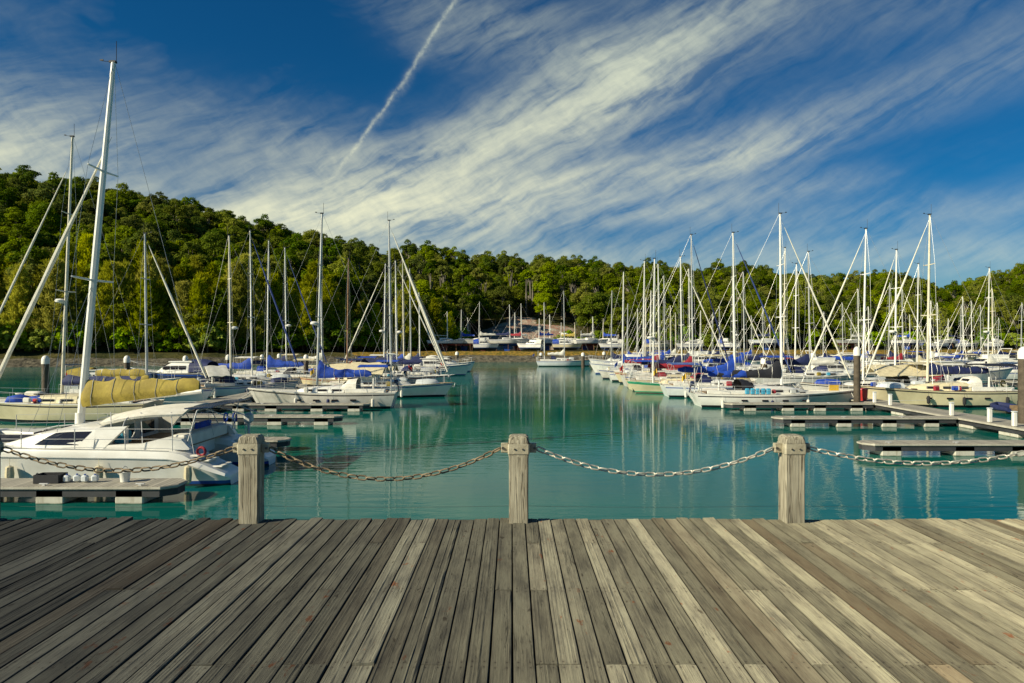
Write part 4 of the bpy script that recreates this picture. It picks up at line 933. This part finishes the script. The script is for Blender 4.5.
# ------------------------------------------------------------------ terrain
SH = lambda u: lerp(u, [-900, -400, 0, 200, 300, 430, 540, 620, 800, 1024, 1500, 2200], [105, 112, 122, 130, 138, 150, 152, 158, 172, 186, 190, 190])
YD = lambda u: lerp(u, [-900, 0, 300, 400, 470, 540, 700, 1024, 2000], [9, 9, 12, 20, 40, 46, 40, 42, 42])
RG_ = lambda u: lerp(u, [-900, 0, 200, 400, 470, 600, 850, 940, 1024, 2000], [235, 250, 285, 325, 345, 370, 385, 430, 400, 390])
RY = lambda u: lerp(u, [-900, -300, -60, 0, 40, 90, 130, 200, 250, 300, 350, 400, 430, 470, 520, 600, 680, 740, 800, 850, 880, 905, 940, 965, 1000, 1030, 1200, 2000],
                    [150, 150, 160, 166, 172, 178, 186, 206, 221, 231, 242, 247, 247, 256, 259, 261, 264, 268, 273, 276, 272, 274, 288, 280, 271, 265, 250, 240])
TREE_H = 14.5
def sstep(a, b, x): 
    x = min(1, max(0, (x - a) / (b - a))); return x * x * (3 - 2 * x)
def vnoise(x, y):
    r = 0
    for k, (a, f) in enumerate(((1, 1), (.5, 2.1), (.25, 4.3))): r += a * math.sin(x * f + 1.7 * math.sin(y * f * .8 + k)) * math.cos(y * f * 1.1 + 1.3 * math.sin(x * f * .7 + k * 2))
    return r
def ground(X, Y):
    u = CX + F * X / max(Y, 1); s = SH(u); yd = YD(u); t = Y - s
    if t < 0: return max(-3.0, t * .25)
    z = 1.25 * sstep(0, 3, t) + 1.0 * sstep(2.5, 8, t)
    hb = s + yd; rd = RG_(u); H = EYE + (CY - RY(u)) * rd / F - TREE_H - 2.2
    q = (Y - hb) / (rd - hb)
    if q > 0:
        H = max(H, 8); q1 = min(q, 1)
        z += max(0, H) * (1 - (1 - q1) ** 1.35) if q1 < 1 else H
        z += vnoise(X * .05, Y * .05) * 1.6 * min(1, q * 4) * (1 if q < .85 else max(0, (1 - q) / .15) if q < 1 else 0)
        if q > 1: z -= (q - 1) * 26
        # quarried bank in the middle of the yard
        c = math.exp(-((u - 528) / 78) ** 2); z += c * 3.4 * sstep(0, .035, q) * (1 - sstep(.1, .4, q))
    return z
def clay(X, Y):
    u = CX + F * X / max(Y, 1); q = (Y - SH(u) - YD(u)) / (RG_(u) - SH(u) - YD(u))
    return math.exp(-((u - 526) / 52) ** 4) * (1 if -.05 < q < .095 + .10 * math.exp(-((u - 517) / 14) ** 2) else 0)
def make_hills():
    us = np.arange(-900, 2201, 14.0); V, FF, A = [], [], []
    rows = list(np.linspace(-25, 0, 5)) + [1, 2, 3, 4.5, 6, 8, 11] + list(np.linspace(15, 90, 20)) + list(np.linspace(96, 340, 42)) + [400, 600, 1000]
    for r in rows:
        for u in us:
            Y = SH(u) + r; X = (u - CX) * Y / F; j = 0
            z = ground(X, Y)
            if 0 < r < 9: z += random.uniform(-.22, .22)
            V.append((X, Y, max(z, -6))); A.append((clay(X, Y), (1.0 if u > 350 else .0) if 3.2 < r < 10 else 0.0, 1.0 if r <= 3.2 else 0.0))
    n = len(us)
    for i in range(len(rows) - 1):
        for j in range(n - 1): FF.append((i * n + j, i * n + j + 1, (i + 1) * n + j + 1, (i + 1) * n + j))
    m, nt, p = new_mat('hill_ground'); at = nt.nodes.new('ShaderNodeAttribute'); at.attribute_name = 'zone'
    a, b, c_ = sep(nt, at.outputs['Vector']); v = coords(nt)
    f = noise(nt, v, .22, 5); f2 = noise(nt, v, 1.3, 5, .65); f3 = noise(nt, v, .07, 3)
    c = mixc(nt, f.step(.3, .7), (.030, .038, .012), (.085, .075, .022))
    gr = mixc(nt, f2.step(.35, .65), (.10, .10, .02), (.38, .22, .04))
    c = mixc(nt, (b * (f * .6 + .75)).step(.35, .6), c, gr)
    rk = mixc(nt, f2.step(.35, .65), (.055, .05, .036), (.17, .15, .105))
    c = mixc(nt, c_.step(.3, .7), c, rk)
    cl = mixc(nt, f2.step(.4, .62), (.27, .22, .16), (.40, .18, .13)); cl = mixc(nt, f.step(.45, .65), cl, (.40, .37, .29))
    c = mixc(nt, (a * (f2 + .55)).step(.35, .6), c, cl)
    nt.links.new(c, p.inputs['Base Color']); p.inputs['Roughness'].default_value = .95; p.inputs['Specular IOR Level'].default_value = .1
    bump(nt, p, f2 + f, .8, .5)
    me = bpy.data.meshes.new('hills'); me.from_pydata(V, [], FF); me.materials.append(m)
    at = me.attributes.new('zone', 'FLOAT_VECTOR', 'POINT'); at.data.foreach_set('vector', [q for t in A for q in t])
    o = bpy.data.objects.new('hills', me); COL.objects.link(o); tag(o, kind='structure')
make_hills()

# ------------------------------------------------------------------ boats in the yard ashore
YG = 'boats standing ashore in the yard'
yard = [(447.5, 311, 168, 'cream'), (461, 309, 172, 'blue'), (468, 317, 180, 'navy'), (479, 301, 170, 'wcanvas'), (510, 304, 168, 'navy'), (514.5, 312, 180, 'wcanvas'), (521.5, 303, 172, 'maroon'), (539, 318, 176, 'blue'), (550, 314, 184, 'navy'), (561, 322, 190, 'wcanvas'),
        (575, 322, 180, 'ycanvas'), (581, 330, 192, 'navy'), (593, 316, 178, 'wcanvas'), (603, 318, 186, 'blue'), (770, 316, 192, 'navy'), (851, 312, 200, 'wcanvas'), (910, 314, 205, 'blue'), (948, 318, 212, 'navy')]
near = ['left of', 'behind']
for k, (px, tp, d, cv) in enumerate(yard):
    gz = ground(wx(px, d), d)
    sailboat(dict(px=px, top=tp, d=d, L=9.5 + (k * 5 % 4) * .6, yaw=(180 if k % 2 else 0) + random.uniform(-25, 25), keel=1, z=gz + 1.75, cover=None if cv == 'cream' else cv, jib=None, lvl=0, anti='antir' if k % 3 == 0 else 'bstripe',
         label='white keel yacht propped on stands ashore, %s along the bank from the catamaran side' % ORD[k], group=YG, mr=.12))
for k, (px, d, hm) in enumerate(((485, 164, 'white'), (531, 165, 'white'), (566, 170, 'cream'), (612, 172, 'white'), (655, 178, 'cream'), (690, 182, 'white'), (728, 186, 'white'), (938, 208, 'white'), (965, 212, 'grey'), (993, 206, 'white'))):
    gz = ground(wx(px, d), d)
    motor_cruiser(dict(px=px, d=d, z=gz + .75, L=6.3 + .6 * (k % 3), F=.95, yaw=(0, 180)[k % 2] + random.uniform(-30, 30), hull=hm, canopy='wcanvas' if k % 2 else 'blue', fly=k % 3 == 0, label='motorboat hauled out on the yard bank, %s from the catamaran side' % ORD[k], group='motorboats ashore in the yard'))

# ------------------------------------------------------------------ trees
def leaf_mat(name, c0, c1, hue=(.47, .53)):
    m, nt, p = new_mat(name); at = nt.nodes.new('ShaderNodeAttribute'); at.attribute_name = 'leaf'
    r, g, b = sep(nt, at.outputs['Vector']); oi = nt.nodes.new('ShaderNodeObjectInfo'); rnd = E(nt, oi.outputs['Random'])
    c = mixc(nt, (r * .45 + rnd * .75 - .1).mx(0.0).mn(1.0), c0, c1)
    h = nt.nodes.new('ShaderNodeHueSaturation'); nt.links.new(c, h.inputs['Color'])
    rn2 = (rnd * 7.31)._m('FRACT')
    nt.links.new((rn2 * (hue[1] - hue[0]) + hue[0]).k, h.inputs['Hue']); nt.links.new((rn2 * .25 + .88).k, h.inputs['Saturation']); nt.links.new((((rnd * 13.7)._m('FRACT')) * .6 + .68).k, h.inputs['Value'])
    nt.links.new(h.outputs[0], p.inputs['Base Color']); p.inputs['Roughness'].default_value = .75; p.inputs['Specular IOR Level'].default_value = .08
    tr = nt.nodes.new('ShaderNodeBsdfTranslucent'); nt.links.new(h.outputs[0], tr.inputs['Color'])
    mx = nt.nodes.new('ShaderNodeMixShader'); mx.inputs[0].default_value = .42
    nt.links.new(p.outputs[0], mx.inputs[1]); nt.links.new(tr.outputs[0], mx.inputs[2]); nt.links.new(mx.outputs[0], nt.nodes['Material Output'].inputs[0])
    return m
LEAF = leaf_mat('rainforest_leaves', (.042, .088, .006), (.27, .305, .014), (.482, .518))
CASU = leaf_mat('casuarina_needles', (.27, .29, .012), (.46, .45, .02), (.488, .512))
BUSH = leaf_mat('bush_leaves', (.13, .22, .008), (.32, .40, .02), (.485, .525))
BARK = mat('bark_pale', (.30, .26, .19), .9, var=.4, scale=3, bmp=.4)
BARKT = mat('bark_grey', (.19, .17, .13), .9, var=.4, scale=3)
BARKD = mat('bark_dark', (.10, .08, .055), .9, var=.4, scale=3, bmp=.4)
def leaves_mesh(name, cen, nrm, sx, sy, mt, extra=None):
    n = len(cen); nrm = nrm / np.linalg.norm(nrm, axis=1, keepdims=True)
    ref = rng.normal(size=(n, 3)); a = np.cross(nrm, ref); a /= np.linalg.norm(a, axis=1, keepdims=True); b = np.cross(nrm, a)
    sx = np.broadcast_to(sx, n)[:, None]; sy = np.broadcast_to(sy, n)[:, None]
    fold = nrm * sy * .25
    co = np.stack([cen - a * sx, cen - b * sy + fold, cen + a * sx, cen + b * sy + fold], 1).reshape(-1, 3)
    return finish_leaves(name, co, n, mt)
def finish_leaves(name, co, n, mt):
    me = bpy.data.meshes.new(name); me.vertices.add(4 * n); me.vertices.foreach_set('co', co.astype(np.float32).ravel())
    me.loops.add(4 * n); me.loops.foreach_set('vertex_index', np.arange(4 * n, dtype=np.int32))
    me.polygons.add(n); me.polygons.foreach_set('loop_start', np.arange(0, 4 * n, 4, dtype=np.int32)); me.polygons.foreach_set('loop_total', np.full(n, 4, dtype=np.int32))
    me.update(calc_edges=True); me.materials.append(mt)
    at = me.attributes.new('leaf', 'FLOAT_VECTOR', 'FACE'); at.data.foreach_set('vector', rng.random((n, 3)).astype(np.float32).ravel())
    return me
def trunk_mesh(name, H, r, limbs, mt, lean=0.0):
    g = MB(); g.tube([(0, 0, -1.2), (lean * .3, .1, H * .3), (lean, 0, H * .62), (lean * 1.1, .1, H * .8)], [r * 1.3, r, r * .7, r * .3], 7)
    for (x, y, z) in limbs: g.tube([(lean * .6, 0, H * .42), (x * .45 + lean * .4, y * .45, H * .42 + (z - H * .42) * .55), (x, y, z)], [r * .5, r * .33, r * .1], 5)
    me = bpy.data.meshes.new(name); me.from_pydata(g.v, [], g.f); me.materials.append(mt)
    me.polygons.foreach_set('use_smooth', [True] * len(me.polygons)); return me
def broad_tree(k, H, Rc, base, nl, spread=1.0, flat=.8, leaf=.34, per=190, bark=BARK):
    r = random.Random(100 + k); lobes = []
    nl = int(nl * 1.7)
    for i in range(nl):
        a = i * 2.4 + r.uniform(-.4, .4); q = math.sqrt((i + .35) / nl) * Rc * .74 * r.uniform(.85, 1.12); rad = Rc * r.uniform(.17, .36)
        zt = base + (H - base) * (1 - .60 * (q / Rc) ** 2) * r.uniform(.74, 1.04) - rad * flat * .8
        lobes.append((Vector((q * math.cos(a) * spread, q * math.sin(a) * spread, zt)), rad))
        if q > Rc * .32 and base < H * .5: lobes.append((Vector((q * math.cos(a + .5) * 1.05, q * math.sin(a + .5) * 1.05, base + (zt - base) * r.uniform(.2, .6))), rad * .9))
    C, Nn, Z = [], [], []
    for c, rad in lobes:
        m = int(per * (rad / (Rc * .35)) ** 2)
        d = rng.normal(size=(m, 3)); d /= np.linalg.norm(d, axis=1, keepdims=True); d[:, 2] = np.where(d[:, 2] < -.35, -d[:, 2], d[:, 2])
        rr = rad * np.clip(rng.normal(.92, .14, (m, 1)), .3, 1.25)
        C.append(np.array(c) + d * rr * np.array([1, 1, flat])); Nn.append(d * .9 + rng.normal(size=(m, 3)) * .48 + np.array([0, 0, .3])); Z.append(rng.uniform(.6, 1.4, m) * leaf)
    z = np.concatenate(Z)
    crown = leaves_mesh('crown', np.concatenate(C), np.concatenate(Nn), z, z * .75, LEAF)
    trunk = trunk_mesh('trunk', H, H * .022, [tuple(c) for c, _ in lobes[::2]][:3 if bark is BARKT else 7], bark)
    return crown, trunk
def casuarina(k, H, Rc):
    """feathery conical tree: many thin upswept sprays along ascending branches"""
    r = random.Random(300 + k); P, D, Ln = [], [], []
    nb = 120
    for i in range(nb):
        t = (i + .5) / nb; z0 = H * (.10 + .86 * t); a = i * 2.39996 + r.uniform(-.3, .3)
        ln = Rc * (1.08 - .95 * t ** 1.25) * r.uniform(.55, 1.15) + .35
        d = np.array([math.cos(a), math.sin(a), r.uniform(.45, 1.0)]); d /= np.linalg.norm(d); m = int(34 * ln) + 8
        u = rng.random(m) ** .7; p = np.array([0, 0, z0]) + d * (u * ln)[:, None] + rng.normal(size=(m, 3)) * .22 * np.array([1, 1, .8])
        P.append(p); D.append(d * .5 + rng.normal(size=(m, 3)) * .45 + np.array([0, 0, .55]))
    P, D = np.concatenate(P), np.concatenate(D); n = len(P); D /= np.linalg.norm(D, axis=1, keepdims=True)
    sd = np.cross(D, rng.normal(size=(n, 3))); sd /= np.linalg.norm(sd, axis=1, keepdims=True)
    L = rng.uniform(.35, .85, (n, 1)); w = rng.uniform(.05, .10, (n, 1))
    droop = np.array([0, 0, -.14]) * L
    co = np.stack([P - sd * w, P - D * L * .25, P + sd * w, P + D * L + droop], 1).reshape(-1, 3)
    me = finish_leaves('crown', co, n, CASU)
    return me, trunk_mesh('trunk', H, H * .014, [], BARKD)
PROTO = [broad_tree(k, H, Rc, b, nl, 1.0, fl, lf, per, bk) for k, (H, Rc, b, nl, fl, lf, per, bk) in enumerate((
    (12, 4.6, 3.0, 13, .8, .22, 250, BARK), (13, 4.2, 3.5, 11, .9, .22, 250, BARKD), (10.5, 5.2, 2.2, 15, .7, .23, 230, BARK), (14.5, 4.8, 4.2, 14, .85, .22, 250, BARK),
    (11, 3.8, 2.4, 10, .95, .21, 260, BARKD), (15.5, 4.0, 5.5, 10, .85, .22, 250, BARK)))]
PRIDGE = [broad_tree(20 + k, H, Rc, b, nl, 1.0, .55, .27, 140, BARKD) for k, (H, Rc, b, nl) in enumerate(((14, 5.4, 8.0, 10), (15.5, 4.8, 9.5, 8), (12.5, 5.8, 6.8, 11)))]
PTALL = [broad_tree(30 + k, H, Rc, b, nl, 1.0, .8, .24, 220, BARKT) for k, (H, Rc, b, nl) in enumerate(((17, 3.6, 8.5, 8), (18.5, 3.2, 9.5, 7)))]
PCAS = [casuarina(k, H, Rc) for k, (H, Rc) in enumerate(((13, 2.9), (15, 3.1), (11.5, 2.5), (14, 3.5)))]
PBUSH = []
for k in range(3):
    c, tr = broad_tree(40 + k, 4.2 + k * .8, 2.6, .4, 9, 1.0, .85, .2, 150, BARKD)
    c.materials[0] = BUSH; PBUSH.append((c, tr))
def tree(name, proto, x, y, s, rz, label, group, sz=None):
    z = ground(x, y) - .15
    t = thing(name, (x, y, z), rz, label, 'tree' if 'bush' not in name else 'bush', group); t.scale = (s, s, sz or s)
    for nm, me in zip(('crown', 'trunk'), proto):
        o = bpy.data.objects.new(nm, me); COL.objects.link(o); o.parent = t
# shoreline casuarinas and bushes
rt = random.Random(11)
for i in range(92):
    u = -70 + i * 6.0 + rt.uniform(-4, 4)
    if u > 452: break
    row = i % 3; Y = SH(u) + 9.5 + row * 4.5 + rt.uniform(0, 3) + (YD(u) - 9) * .55; X = (u - CX) * Y / F
    tree('casuarina_tree', rt.choice(PCAS), X, Y, rt.uniform(.95, 1.4) * (1 if u < 330 else .8), rt.uniform(0, 6.28), 'feathery yellow-green casuarina at the foot of the wooded hill', 'casuarinas along the shore')
for i in range(66):
    u = -60 + i * 8.2 + rt.uniform(-6, 6)
    if 462 < u < 590: continue
    Y = SH(u) + 7.5 + rt.uniform(0, 6) + (YD(u) * .9 if u > 460 else (YD(u) - 9) * .5); X = (u - CX) * Y / F
    tree('bush', rt.choice(PBUSH), X, Y, rt.uniform(.6, 1.5), rt.uniform(0, 6.28), 'low bright green bush on the shore bank', 'bushes on the shore bank')
for i in range(40):
    u = 560 + i * 13 + rt.uniform(-6, 6); Y = SH(u) + YD(u) * rt.uniform(.82, 1.1); X = (u - CX) * Y / F
    tree('bush', rt.choice(PBUSH), X, Y, rt.uniform(.7, 1.4), rt.uniform(0, 6.28), 'leafy green bush behind the boatyard', 'bushes behind the boatyard')
# hillside
pts = []
for Y in np.arange(128, 470, 5.2):
    for X in np.arange(-420, 480, 5.2):
        x = X + rt.uniform(-2.4, 2.4); y = Y + rt.uniform(-2.4, 2.4); u = CX + F * x / y
        if not -130 < u < 1160: continue
        hb = SH(u) + YD(u); q = (y - hb) / (RG_(u) - hb)
        if q < .0 or q > 1.16: continue
        if clay(x, y) > .25 or (abs(u - 528) < 58 and q < .10): continue
        pts.append((x, y, u, q))
big = []
ridge = [p for p in pts if .93 < p[3] < 1.05 and p[2] < 330]
rt.shuffle(ridge); ridge = ridge[:46]; rset = set(ridge)
tall = [p for p in pts if 425 < p[2] < 600 and .14 < p[3] < .32][:72:3]; rset |= set(tall)
rest = sorted([p for p in pts if p not in rset], key=lambda p: p[1] + (0 if p[3] < .3 else 60))
indiv = rest[:215]; stuff = rest[215:]
for x, y, u, q in ridge: tree('ridge_tree', rt.choice(PRIDGE), x, y, rt.uniform(.8, 1.12), rt.uniform(0, 6.28), 'spreading flat-topped tree standing out on the ridge line', 'ridge trees against the sky')
for x, y, u, q in tall: tree('tall_tree', rt.choice(PTALL), x, y, rt.uniform(.8, 1.05), rt.uniform(0, 6.28), 'tall tree with bare pale trunk above the clay bank', 'bare-trunked trees above the clay bank')
for x, y, u, q in indiv: tree('rainforest_tree', rt.choice(PROTO), x, y, rt.uniform(.72, 1.15), rt.uniform(0, 6.28), 'round leafy tree crowded on the lower wooded hillside', 'trees of the lower hillside')
print('trees', len(pts), len(stuff), len(tall))
def forest_stuff(pts):
    pc = bpy.data.collections.new('tree_kinds')
    for cr, tr in PROTO:
        g = bpy.data.objects.new('forest_kind', cr.copy()); me = g.data     # crown and trunk joined
        import bmesh
        bm = bmesh.new(); bm.from_mesh(cr); bm.faces.ensure_lookup_table()
        b2 = bmesh.new(); b2.from_mesh(tr); 
        ve = [bm.verts.new(v.co) for v in b2.verts]; 
        for f in b2.faces:
            nf = bm.faces.new([ve[v.index] for v in f.verts]); nf.material_index = 1
        bm.to_mesh(me); bm.free(); b2.free(); me.materials.append(tr.materials[0]); pc.objects.link(g)
    n = len(pts); me = bpy.data.meshes.new('forest')
    me.from_pydata([(x, y, ground(x, y) - .15) for x, y, u, q in pts], [], [])
    sc = me.attributes.new('tree_scale', 'FLOAT', 'POINT'); sc.data.foreach_set('value', [rt.uniform(.55, 1.1) for _ in pts])
    ro = me.attributes.new('tree_turn', 'FLOAT', 'POINT'); ro.data.foreach_set('value', [rt.uniform(0, 6.28) for _ in pts])
    o = bpy.data.objects.new('forest', me); COL.objects.link(o)
    ng = bpy.data.node_groups.new('forest', 'GeometryNodeTree')
    ng.interface.new_socket('Geometry', in_out='INPUT', socket_type='NodeSocketGeometry'); ng.interface.new_socket('Geometry', in_out='OUTPUT', socket_type='NodeSocketGeometry')
    N = ng.nodes.new; gi, go = N('NodeGroupInput'), N('NodeGroupOutput'); ip = N('GeometryNodeInstanceOnPoints'); ci = N('GeometryNodeCollectionInfo')
    ci.inputs['Collection'].default_value = pc; ci.inputs['Separate Children'].default_value = True; ci.inputs['Reset Children'].default_value = True
    a = N('GeometryNodeInputNamedAttribute'); a.data_type = 'FLOAT'; a.inputs['Name'].default_value = 'tree_scale'
    b = N('GeometryNodeInputNamedAttribute'); b.data_type = 'FLOAT'; b.inputs['Name'].default_value = 'tree_turn'
    cx = N('ShaderNodeCombineXYZ'); Lk = ng.links.new
    rv = N('FunctionNodeRandomValue'); rv.data_type = 'INT'; rv.inputs[4].default_value = 0; rv.inputs[5].default_value = len(PROTO) - 1
    Lk(gi.outputs[0], ip.inputs['Points']); Lk(ci.outputs[0], ip.inputs['Instance']); ip.inputs['Pick Instance'].default_value = True
    Lk(rv.outputs[2], ip.inputs['Instance Index']); Lk(b.outputs[0], cx.inputs[2]); Lk(cx.outputs[0], ip.inputs['Rotation']); Lk(a.outputs[0], ip.inputs['Scale'])
    Lk(ip.outputs[0], go.inputs[0])
    md = o.modifiers.new('forest', 'NODES'); md.node_group = ng
    tag(o, 'dense wooded hillside reading as one green mass behind the marina', 'forest', kind='stuff')
forest_stuff(stuff)

# ------------------------------------------------------------------ sky, sun, camera
W = bpy.data.worlds.new('World'); S.world = W; W.use_nodes = True; nt = W.node_tree
bg = nt.nodes['Background']; bg.inputs['Strength'].default_value = .10
sky = nt.nodes.new('ShaderNodeTexSky'); sky.sky_type = 'NISHITA'; sky.sun_disc = False
sky.sun_elevation = R(SUN_EL); sky.sun_rotation = math.atan2(SUN_DIR.x, SUN_DIR.y); sky.air_density = 1.0; sky.dust_density = .6; sky.ozone_density = 3.5; sky.altitude = 0
gm = nt.nodes.new('ShaderNodeVectorMath'); gm.operation = 'MULTIPLY'; nt.links.new(sky.outputs[0], gm.inputs[0]); gm.inputs[1].default_value = SKYTINT = (.035, .30, .47)
gv = coords(nt, 'Generated'); x, y, z = sep(nt, gv)
az = x._m('ARCTAN2', y) * 683.0; hyp = (x * x + y * y).pw(.5); el = z._m('ARCTAN2', hyp) * 683.0
px, py = az, el          # bearing and elevation of a direction on the sky, in units of 1/683 rad
wob = noise(nt, vec(nt, px * .006, py * .010), 1.0, 4) - .5
wob2 = noise(nt, vec(nt, px * .006 + 31.0, py * .010), 1.0, 4) - .5
qx, qy = px + wob * 60.0, py + wob2 * 34.0
def band(x0, y0, x1, y1, w, amp, fade=120.0):
    L = math.hypot(x1 - x0, y1 - y0); dx, dy = (x1 - x0) / L, (y1 - y0) / L
    al = (qx - x0) * dx + (qy - y0) * dy; ac = (qx - x0) * -dy + (qy - y0) * dx
    return ac.gauss(0.0, w) * al.step(-fade, fade * .3) * (1.0 - al.step(L - fade * .3, L + fade)) * amp
def A_(x, y):
    """bearing/elevation of a point of sky from its place in the photograph"""
    X, Z = (x - CX) / F, (CY - y) / F; return math.atan2(X, 1) * F, math.atan2(Z, math.hypot(X, 1)) * F
def B_(x0, y0, x1, y1, w, amp, fade=120.0): return band(*A_(x0, y0), *A_(x1, y1), w, amp, fade)
dens = B_(250, 228, 640, 78, 33, 1.3) + B_(600, 92, 780, -10, 32, .5) + B_(470, 205, 760, 150, 19, .68) + B_(720, 148, 1010, 62, 24, .42) + B_(150, 235, 520, 205, 34, .85) + B_(-120, 130, 40, 165, 46, .95) \
     + B_(60, 120, 330, 165, 36, .26) + B_(620, 10, 1060, -30, 46, .16) + B_(760, 225, 1060, 195, 14, .26) + B_(480, 255, 1060, 245, 20, .36) + B_(620, 215, 800, 190, 14, .45) + B_(460, 20, 600, 60, 30, .32)
def rot(a):
    c, s = math.cos(R(a)), math.sin(R(a)); return qx * c + qy * s, qy * c - qx * s
u1, v1 = rot(17); st = noise(nt, vec(nt, u1 * .0065, v1 * .042), 1.0, 7, .56, .25)
u2, v2 = rot(28); st2 = noise(nt, vec(nt, u2 * .016 + 7.0, v2 * .10), 1.0, 7, .58, .3)
u3, v3 = rot(-40); st3 = noise(nt, vec(nt, u3 * .03 + 3.0, v3 * .06), 1.0, 6, .68, .2)
veil = noise(nt, vec(nt, qx * .004 + 5.0, qy * .009), 1.0, 5, .6)
tex = (st * .52 + st2 * .38 + st3 * .10 - .39) / .30
txc = tex.mx(0.0).mn(1.3)
xx = dens * (txc * .90 + .14) * (1.0 - px.step(120.0, 420.0) * .35) + (veil - .47).mx(0.0) * txc * (.8 - px.step(-50.0, 330.0) * .45)
cl = (1.0 - (xx * -1.35).ex()) * (st3 * .5 + .70).mn(1.0)
# contrail
cx0, cy0 = A_(461, -2); cx1, cy1 = A_(345, 160); Lc = math.hypot(cx1 - cx0, cy1 - cy0); dx, dy = (cx1 - cx0) / Lc, (cy1 - cy0) / Lc
al = (px - cx0) * dx + (py - cy0) * dy
cn = noise(nt, vec(nt, px * .045, py * .045), 1.0, 4, .6); cn2 = noise(nt, vec(nt, px * .11, py * .11 + 9.0), 1.0, 4, .7)
ac = (px - cx0) * -dy + (py - cy0) * dx + (cn - .5) * 8.0 + (al.step(0.0, 130.0) - 1.0) * -4.0
tr = (ac.gauss(0.0, 1.7) * .75 + ac.gauss(1.5, 4.5) * .3) * (cn2 * 2.4 - .6).mx(0.0) * (1.0 - al.step(Lc * .8, Lc * 1.25)) * al.step(-90.0, -10.0) * .5
cl = (cl + tr).mn(1.0)
hz = (1.0 - el.step(0.0, 115.0)) * .30
cl = (cl + hz * (veil * .9 + .25)).mn(1.0)
low = el.step(20.0, 330.0)
ccol = mixc(nt, low, CLO := (7.8, 7.5, 4.9), CHI := (5.0, 5.4, 4.2))
nt.links.new(mixc(nt, cl, gm.outputs[0], ccol), bg.inputs['Color'])
sl = bpy.data.lights.new('sun', 'SUN'); sl.energy = 5.0; sl.angle = R(.53); sl.color = (1.0, .90, .68)
so = bpy.data.objects.new('sun', sl); COL.objects.link(so)
sd = SUN_DIR.normalized() * math.cos(R(SUN_EL)) + Vector((0, 0, math.sin(R(SUN_EL)))); so.rotation_euler = sd.to_track_quat('Z', 'Y').to_euler()
cam = bpy.data.cameras.new('camera'); cam.sensor_width = 36; cam.lens = 36 * F / 1024; cam.clip_end = 6000; cam.clip_start = .1
co = bpy.data.objects.new('camera', cam); COL.objects.link(co); co.location = (0, 0, EYE); co.rotation_euler = (R(90), 0, 0); S.camera = co
S.view_settings.view_transform = 'Standard'; S.view_settings.look = 'None'; S.view_settings.exposure = 0.45; S.view_settings.gamma = 1.0; S.view_settings.use_curve_mapping = False
S.cycles.use_denoising = True; S.cycles.max_bounces = 6; S.cycles.transparent_max_bounces = 4; S.cycles.use_adaptive_sampling = True
